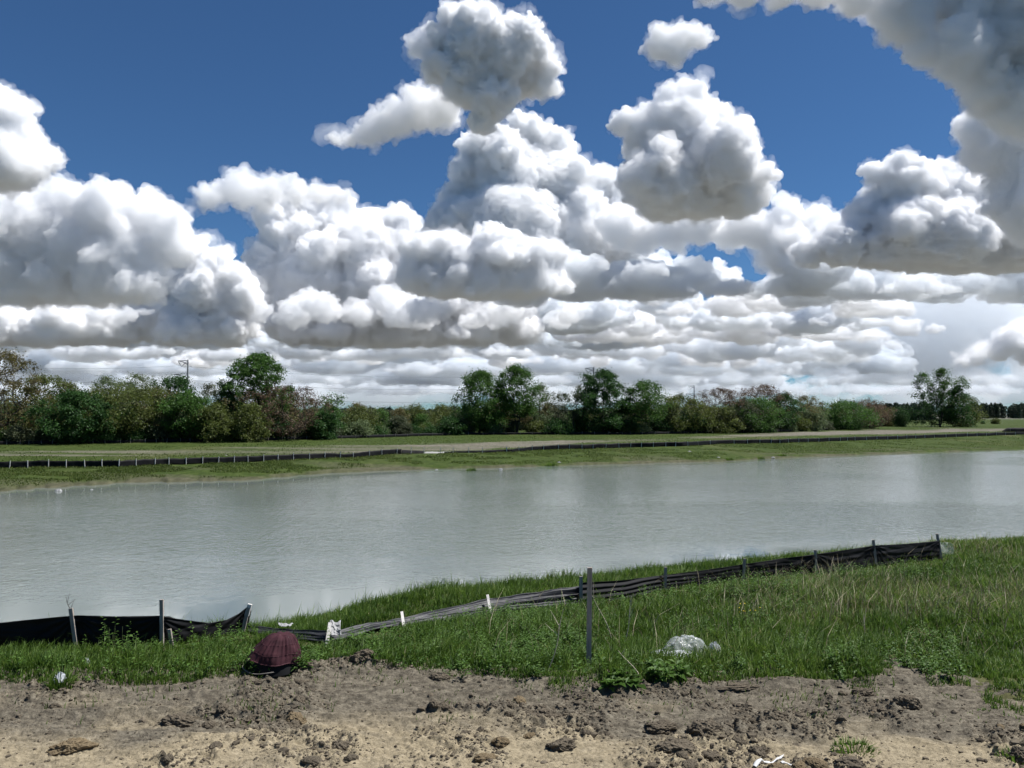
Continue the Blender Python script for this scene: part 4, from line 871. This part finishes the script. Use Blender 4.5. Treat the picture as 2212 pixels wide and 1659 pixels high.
def pxof(a): return a * FPX + 1106
rg = np.random.default_rng(31); n = 370000
a = rg.uniform(-.72, .72, n); y = np.exp(rg.uniform(math.log(9.5), math.log(44), n)); ed, sh, fn = itp(EDGE, a), itp(SHORE, a), itp(FENCE, a); X = a * y; P_ = pxof(a)
k = (y > ed + .35 * fbm(X * 1.7, y * 1.7, 3, 3) - 1.1 * (rg.random(n) < .07) * rg.random(n) - 2.6 * (rg.random(n) < .05) * (vnoise(X * 1.1, y * 1.1, 48) > .6)) & (y < sh + .4) & (vnoise(X * 1.1, y * 1.1, 44) * .6 + vnoise(X * 4, y * 4, 45) * .4 > .3 - .2 * (y > ed + 1.2)) 
a, y, ed, sh, fn, X, P_ = (q[k] for q in (a, y, ed, sh, fn, X, P_)); n = len(X)
dry = sstep(1400, 1900, P_) * sstep(1.5, 4, y - ed) * sstep(.4, .62, vnoise(X * .35, y * .35, 55) + .12)
patch = fbm(X * .5, y * .5, 3, 46); clump = vnoise(X * 2.2, y * 2.2, 47)
h = (.14 + .32 * clump + .14 * patch) * (1 + .5 * (rg.random(n) < .04)) * (.4 + .6 * sstep(-.2, .9, y - ed)) * rg.uniform(.6, 1.25, n) * np.where(y > fn + .3, 1.2, 1.0)
h *= .85 * np.where((y < fn + .1) & (y > fn - 1.3) & (P_ < 560), .55, 1) * np.where((y > fn - .9) & (y < fn + .9) & (P_ > 560) & (P_ < 1260), .45, 1)
h *= np.where((y < fn + .05) & (y > fn - 2.2) & (P_ > 1300) & (P_ < 2035), .42, 1)
h *= np.where((P_ > 1235) & (P_ < 1300) & (y < ed + 1.6), .5, 1)
h *= np.where((P_ > 1950) & (y < ed + 3.2), .55, 1)
tint = .28 + .22 * patch + .17 * rg.normal(size=n) + .1 * dry + np.where(rg.random(n) < .03 + .13 * dry, .5, 0)
V, T, tt = blades(X, y, ground(X, y) - .02, h, rg.uniform(.009, .017, n) * (.6 + y / 28), rg.uniform(.1, .8, n), rg.normal(.3, 1.3, n) + 4 * (rg.random(n) < .35), tint)
tag(link('grass', mesh_np('grass', V, T, GRASS, False, {'tint': tt})), kind='stuff')
# dry stems
n = 7000; a = rg.uniform(-.05, .72, n); y = np.exp(rg.uniform(math.log(12), math.log(30), n)); X = a * y; ed = itp(EDGE, a); fn = itp(FENCE, a); P_ = pxof(a)
k = (y > ed + .6) & (y < fn - .3 + 9 * (P_ > 2040)) & (rg.random(n) < .12 + .9 * sstep(1350, 1800, P_) * sstep(.38, .6, vnoise(X * .35, y * .35, 55) + .1)); X, y = X[k], y[k]; n = len(X)
V, T, tt = blades(X, y, ground(X, y), rg.uniform(.3, .75, n), rg.uniform(.007, .013, n), rg.uniform(.1, 1.1, n), rg.uniform(0, 6.28, n), rg.random(n), .3)
tag(link('dry_grass', mesh_np('dry_grass', V, T, STRAW, False, {'tint': tt})), kind='stuff')
def sprigs(X, Y, Z, h, nl, size, rg, spread=.5):
    n = len(X); t = np.tile(np.linspace(.12, 1, nl), (n, 1)); th = rg.uniform(0, 6.28, (n, 1)) + np.arange(nl) * 2.4; lean = rg.normal(0, .22, (n, 2))
    st = np.stack([X, Y, Z], 1)[:, None, :] + np.stack([lean[:, 0:1] * t * h[:, None], lean[:, 1:2] * t * h[:, None], t * h[:, None]], -1)
    d = np.stack([np.cos(th), np.sin(th), .35 + rg.normal(0, .35, th.shape)], -1); d /= np.linalg.norm(d, axis=-1, keepdims=True)
    b = np.cross(d, [0, 0, 1.]); b /= np.linalg.norm(b, axis=-1, keepdims=True); sz = (size * rg.uniform(.6, 1.3, (n, nl)) * (1.15 - .55 * t))[..., None]
    drop = np.array([0, 0, -.25])
    V = np.stack([st, st + d * sz * .5 + b * sz * .24, st + d * sz + drop * sz, st + d * sz * .5 - b * sz * .24], 2).reshape(-1, 3)
    return V, np.arange(len(V)).reshape(-1, 4), np.repeat(np.clip(rg.random((n, 1)) * .4 + .15 + rg.normal(0, .13, (n, nl)), 0, 1).ravel(), 4)
n = 26000; a = rg.uniform(-.72, .72, n); y = np.exp(rg.uniform(math.log(10.9), math.log(30), n)); X = a * y; ed, fn = itp(EDGE, a), itp(FENCE, a); P_ = pxof(a)
want = sstep(.55, .7, vnoise(X * .8, y * .8, 65)) * .3 + .8 * np.exp(-((P_ - 1130) / 130) ** 2) * (y > ed + .9) + .6 * np.exp(-((P_ - 1640) / 210) ** 2) * sstep(5, 2.5, fn - y) * sstep(.5, 1.6, fn - y) + .22 * np.exp(-((y - ed - .35) / .4) ** 2)
k = (y > ed - .05) & (y < fn - .12 + 7 * (P_ > 2045)) & (rg.random(n) < want); X, y, P_, fn = X[k], y[k], P_[k], fn[k]
V, T, tt = sprigs(X, y, ground(X, y), rg.uniform(.1, .34, len(X)) * (1 + .45 * np.exp(-((P_ - 1640) / 200) ** 2) * (fn - y < 3)), 11, .085, rg)
tag(link('weeds', mesh_np('weeds', V, T, WEED, False, {'tint': tt})), kind='stuff')
# single plants that stand out
def plant(px, py, h, w, n, nl, size, lab, seed, dY=None, cat='plant', nm='weed_plant'):
    rg = np.random.default_rng(seed); p = on_ground(px, py) if dY is None else at(px, py, fy(px) + dY); p[2] = float(ground(p[0], p[1])); e = empty(nm, tuple(p), lab, cat)
    r = w / 2 * np.sqrt(rg.random(n)); th = rg.uniform(0, 6.28, n); X = p[0] + r * np.cos(th); Y = p[1] + r * np.sin(th) * .8; hh = h * rg.uniform(.55, 1.05, n)
    V, T, tt = sprigs(X, Y, np.full(n, p[2]), hh, nl, size, rg); part('leaves', mesh_np('leaves', V, T, WEED, False, {'tint': tt}), e)
    V, T = tubes([(np.array([[x, y_, p[2] - .05], [x, y_, p[2] + q * .9]]), np.array([.006, .003])) for x, y_, q in zip(X, Y, hh)], 4); part('stems', mesh_np('stems', V, T, STEM), e)
STEM = simple('green_stem', (.05, .07, .02), (.09, .11, .04), 5, .8)
plant(246, 1425, .62, .42, 9, 16, .1, 'leafy weed rising in front of the left silt fence', 1); plant(300, 1425, .36, .5, 10, 11, .09, 'low leafy weed right of the taller one before the left fence', 2)
plant(1592, 1300, .55, .8, 22, 14, .11, 'bright leafy weed clump before the long fence, left of its third stake', 3); plant(1640, 1292, .6, .7, 20, 14, .11, 'tall leafy weed clump in front of the third stake of the long fence', 4)
plant(1700, 1288, .5, .9, 22, 14, .11, 'spreading leafy weed clump between the third and fourth stakes of the long fence', 5); plant(1850, 1258, .5, .9, 20, 12, .12, 'broad leafy weed clump before the fifth stake of the long fence', 6); plant(1960, 1250, .55, 1.2, 24, 12, .12, 'wide weed clump hiding the foot of the fence near its right end', 7)
plant(1347, 1472, .16, .5, 14, 9, .2, 'small rosette of long leaves at the edge of the soil, nearer the tall board', 8); plant(1430, 1462, .2, .6, 16, 9, .18, 'larger rosette of long leaves at the soil edge, below the plastic film', 9); plant(1830, 1450, .3, .6, 18, 12, .11, 'grey green weed clump at the edge of the soil below the dry grass', 10); plant(780, 1402, .35, .5, 14, 12, .11, 'leafy weed clump in front of the flattened grey fence', 11)
def tuft(px, py, h, w, n, lab, seed, Y=None, base=None, wide=.016):
    rg = np.random.default_rng(seed)
    p = on_ground(px, py) if Y is None else at(px, py, Y); p[2] = float(ground(p[0], p[1])) if p[1] < 50 else max(0, float(terrain(p[0], p[1])))
    r = w / 2 * np.sqrt(rg.random(n)); th = rg.uniform(0, 6.28, n)
    V, T, tt = blades(p[0] + r * np.cos(th), p[1] + r * np.sin(th), np.full(n, p[2] - .02), h * rg.uniform(.45, 1.1, n) * (1 - .75 * (r / w * 2) ** 2), np.full(n, wide), rg.uniform(.2, 1., n), th + rg.normal(0, .5, n), rg.normal(.35, .16, n))
    tag(link('grass_tuft', mesh_np('grass_tuft', V, T, GRASS, False, {'tint': tt})), lab, 'grass tuft')
tuft(1472, 1238, .62, .9, 500, 'dense grass tuft standing above the long fence against the water', 1, fy(1472) + 1.2); tuft(130, 1484, .42, .3, 180, 'grass tuft out on the soil beside the crumpled white wrapper', 2); tuft(1845, 1620, .2, .5, 200, 'sparse grass tuft growing in the bare soil at the lower right', 3)
tuft(2195, 1640, .16, .4, 130, 'thin grass tuft at the right edge of the bare soil', 4); tuft(600, 1440, .2, .3, 60, 'grass tuft right behind the burgundy cover', 5)
for px, py, s, lab in ((1192, 1006, 1.6, 'grass tuft overhanging the water on the far shore, below the dense maple'), (1575, 995, 1.3, 'leftmost of three dark tufts on the far shore'), (1642, 991, 1.4, 'middle one of three dark tufts on the far shore'), (1690, 988, 1.3, 'rightmost of three dark tufts on the far shore'), (1018, 1016, 1.2, 'small tuft on the far shore under the tall tree pair')):
    p = gp(px, py, .1); tuft(px, py, .55 * s, 1.1 * s, 160, lab, int(px), p[1] + .6, wide=.05)
# dry stalks
for k, (x0, y0, x1, y1, lab, br) in enumerate(((1182, 1452, 1222, 1315, 'tall dry stalk leaning right, left of the tall board', 3), (1345, 1400, 1368, 1285, 'forked dry stalk in the weeds right of the tall board', 4), (1322, 1385, 1280, 1280, 'dry stalk leaning left against the tall board', 1), (1385, 1470, 1340, 1405, 'short dry stalk low in the weeds right of the board', 1), (150, 1330, 148, 1298, 'thin bare twig standing behind the left fence', 4), (1860, 1392, 1872, 1330, 'pale dry stalk in the dry grass on the right slope', 3))):
    Y = fy(150) + .5 if k == 4 else on_ground(x0, y0)[1]; b = at(x0, y0, Y); t = at(x1, y1, Y + .1); f = np.linspace(0, 1, 8)[:, None]; P = b + (t - b) * f + np.array([.03, 0, 0]) * np.sin(f * 5); paths = [(P, np.linspace(.009, .004, 8))]
    rg = np.random.default_rng(70 + k)
    for q in range(br):
        i0 = rg.integers(3, 7); u = rg.normal(size=3) * .5; u[2] = abs(u[2]) + .6; L = rg.uniform(.12, .3); paths.append((np.array([P[i0], P[i0] + u * L * .5, P[i0] + u * L]), np.array([.005, .004, .002])))
    V, T = tubes(paths, 5); tag(link('dry_stalk', mesh_np('dry_stalk', V, T, STRAWS if k != 4 else BARK)), lab, 'dry stalk') if k else None
    if not k:
        STRAWS = simple('dry_stalk', (.28, .24, .17), (.42, .37, .28), 6, .8); tag(link('dry_stalk', mesh_np('dry_stalk', V, T, STRAWS)), lab, 'dry stalk')
# yellow flowers
YEL = simple('yellow_petals', (.7, .5, .02), (.8, .62, .05), 3, .6); p = on_ground(1607, 1362); e = empty('flower_cluster', tuple(p), 'little cluster of yellow flowers in the green slope right of the plastic film', 'flowers'); rg = np.random.default_rng(4); v, f = ico(1); C = p + rg.normal(size=(9, 3)) * [.11, .1, .05] + [0, 0, .42]
part('blossoms', mesh_np('blossoms', (C[:, None, :] + v[None] * [.013, .013, .01]).reshape(-1, 3), (f[None] + (np.arange(9) * len(v))[:, None, None]).reshape(-1, 3), YEL), e)
part('stems', mesh_np('stems', *tubes([(np.array([[c[0], c[1], p[2]], c]), np.array([.004, .003])) for c in C], 4), STEM), e)
# rough turf on the far bank and field
rg = np.random.default_rng(8); n = 110000; a = rg.uniform(-.72, .72, n); t0 = itp(FSHORE, a); g0 = itp(FFENCE, a); tr = itp(TREES, a); u = rg.random(n); y = np.where(u < .62, t0 + .8 + (g0 - t0 - .6) * rg.random(n) ** .8, g0 + .4 + (tr + 4 - g0) * rg.random(n)); X = a * y
k = (vnoise(X * .35, y * .35, 85) * .6 + vnoise(X * .08, y * .16, 86) * .4 > .42) & (baref(X, y) < .35) & (mudf(X, y) < rg.uniform(.3, .9, n)); X, y = X[k], y[k]; n = len(X)
V, T, tt = blades(X, y, terrain(X, y) - .02, rg.uniform(.1, .3, n), rg.uniform(.05, .1, n), rg.uniform(.2, 1.1, n), rg.uniform(0, 6.28, n), .4 + .2 * fbm(X * .1, y * .2, 3, 87) + rg.normal(0, .15, n) + .3 * (rg.random(n) < .1))
tag(link('bank_grass', mesh_np('bank_grass', V, T, BANKG, False, {'tint': tt})), kind='stuff')
print('all', time.time() - T0)
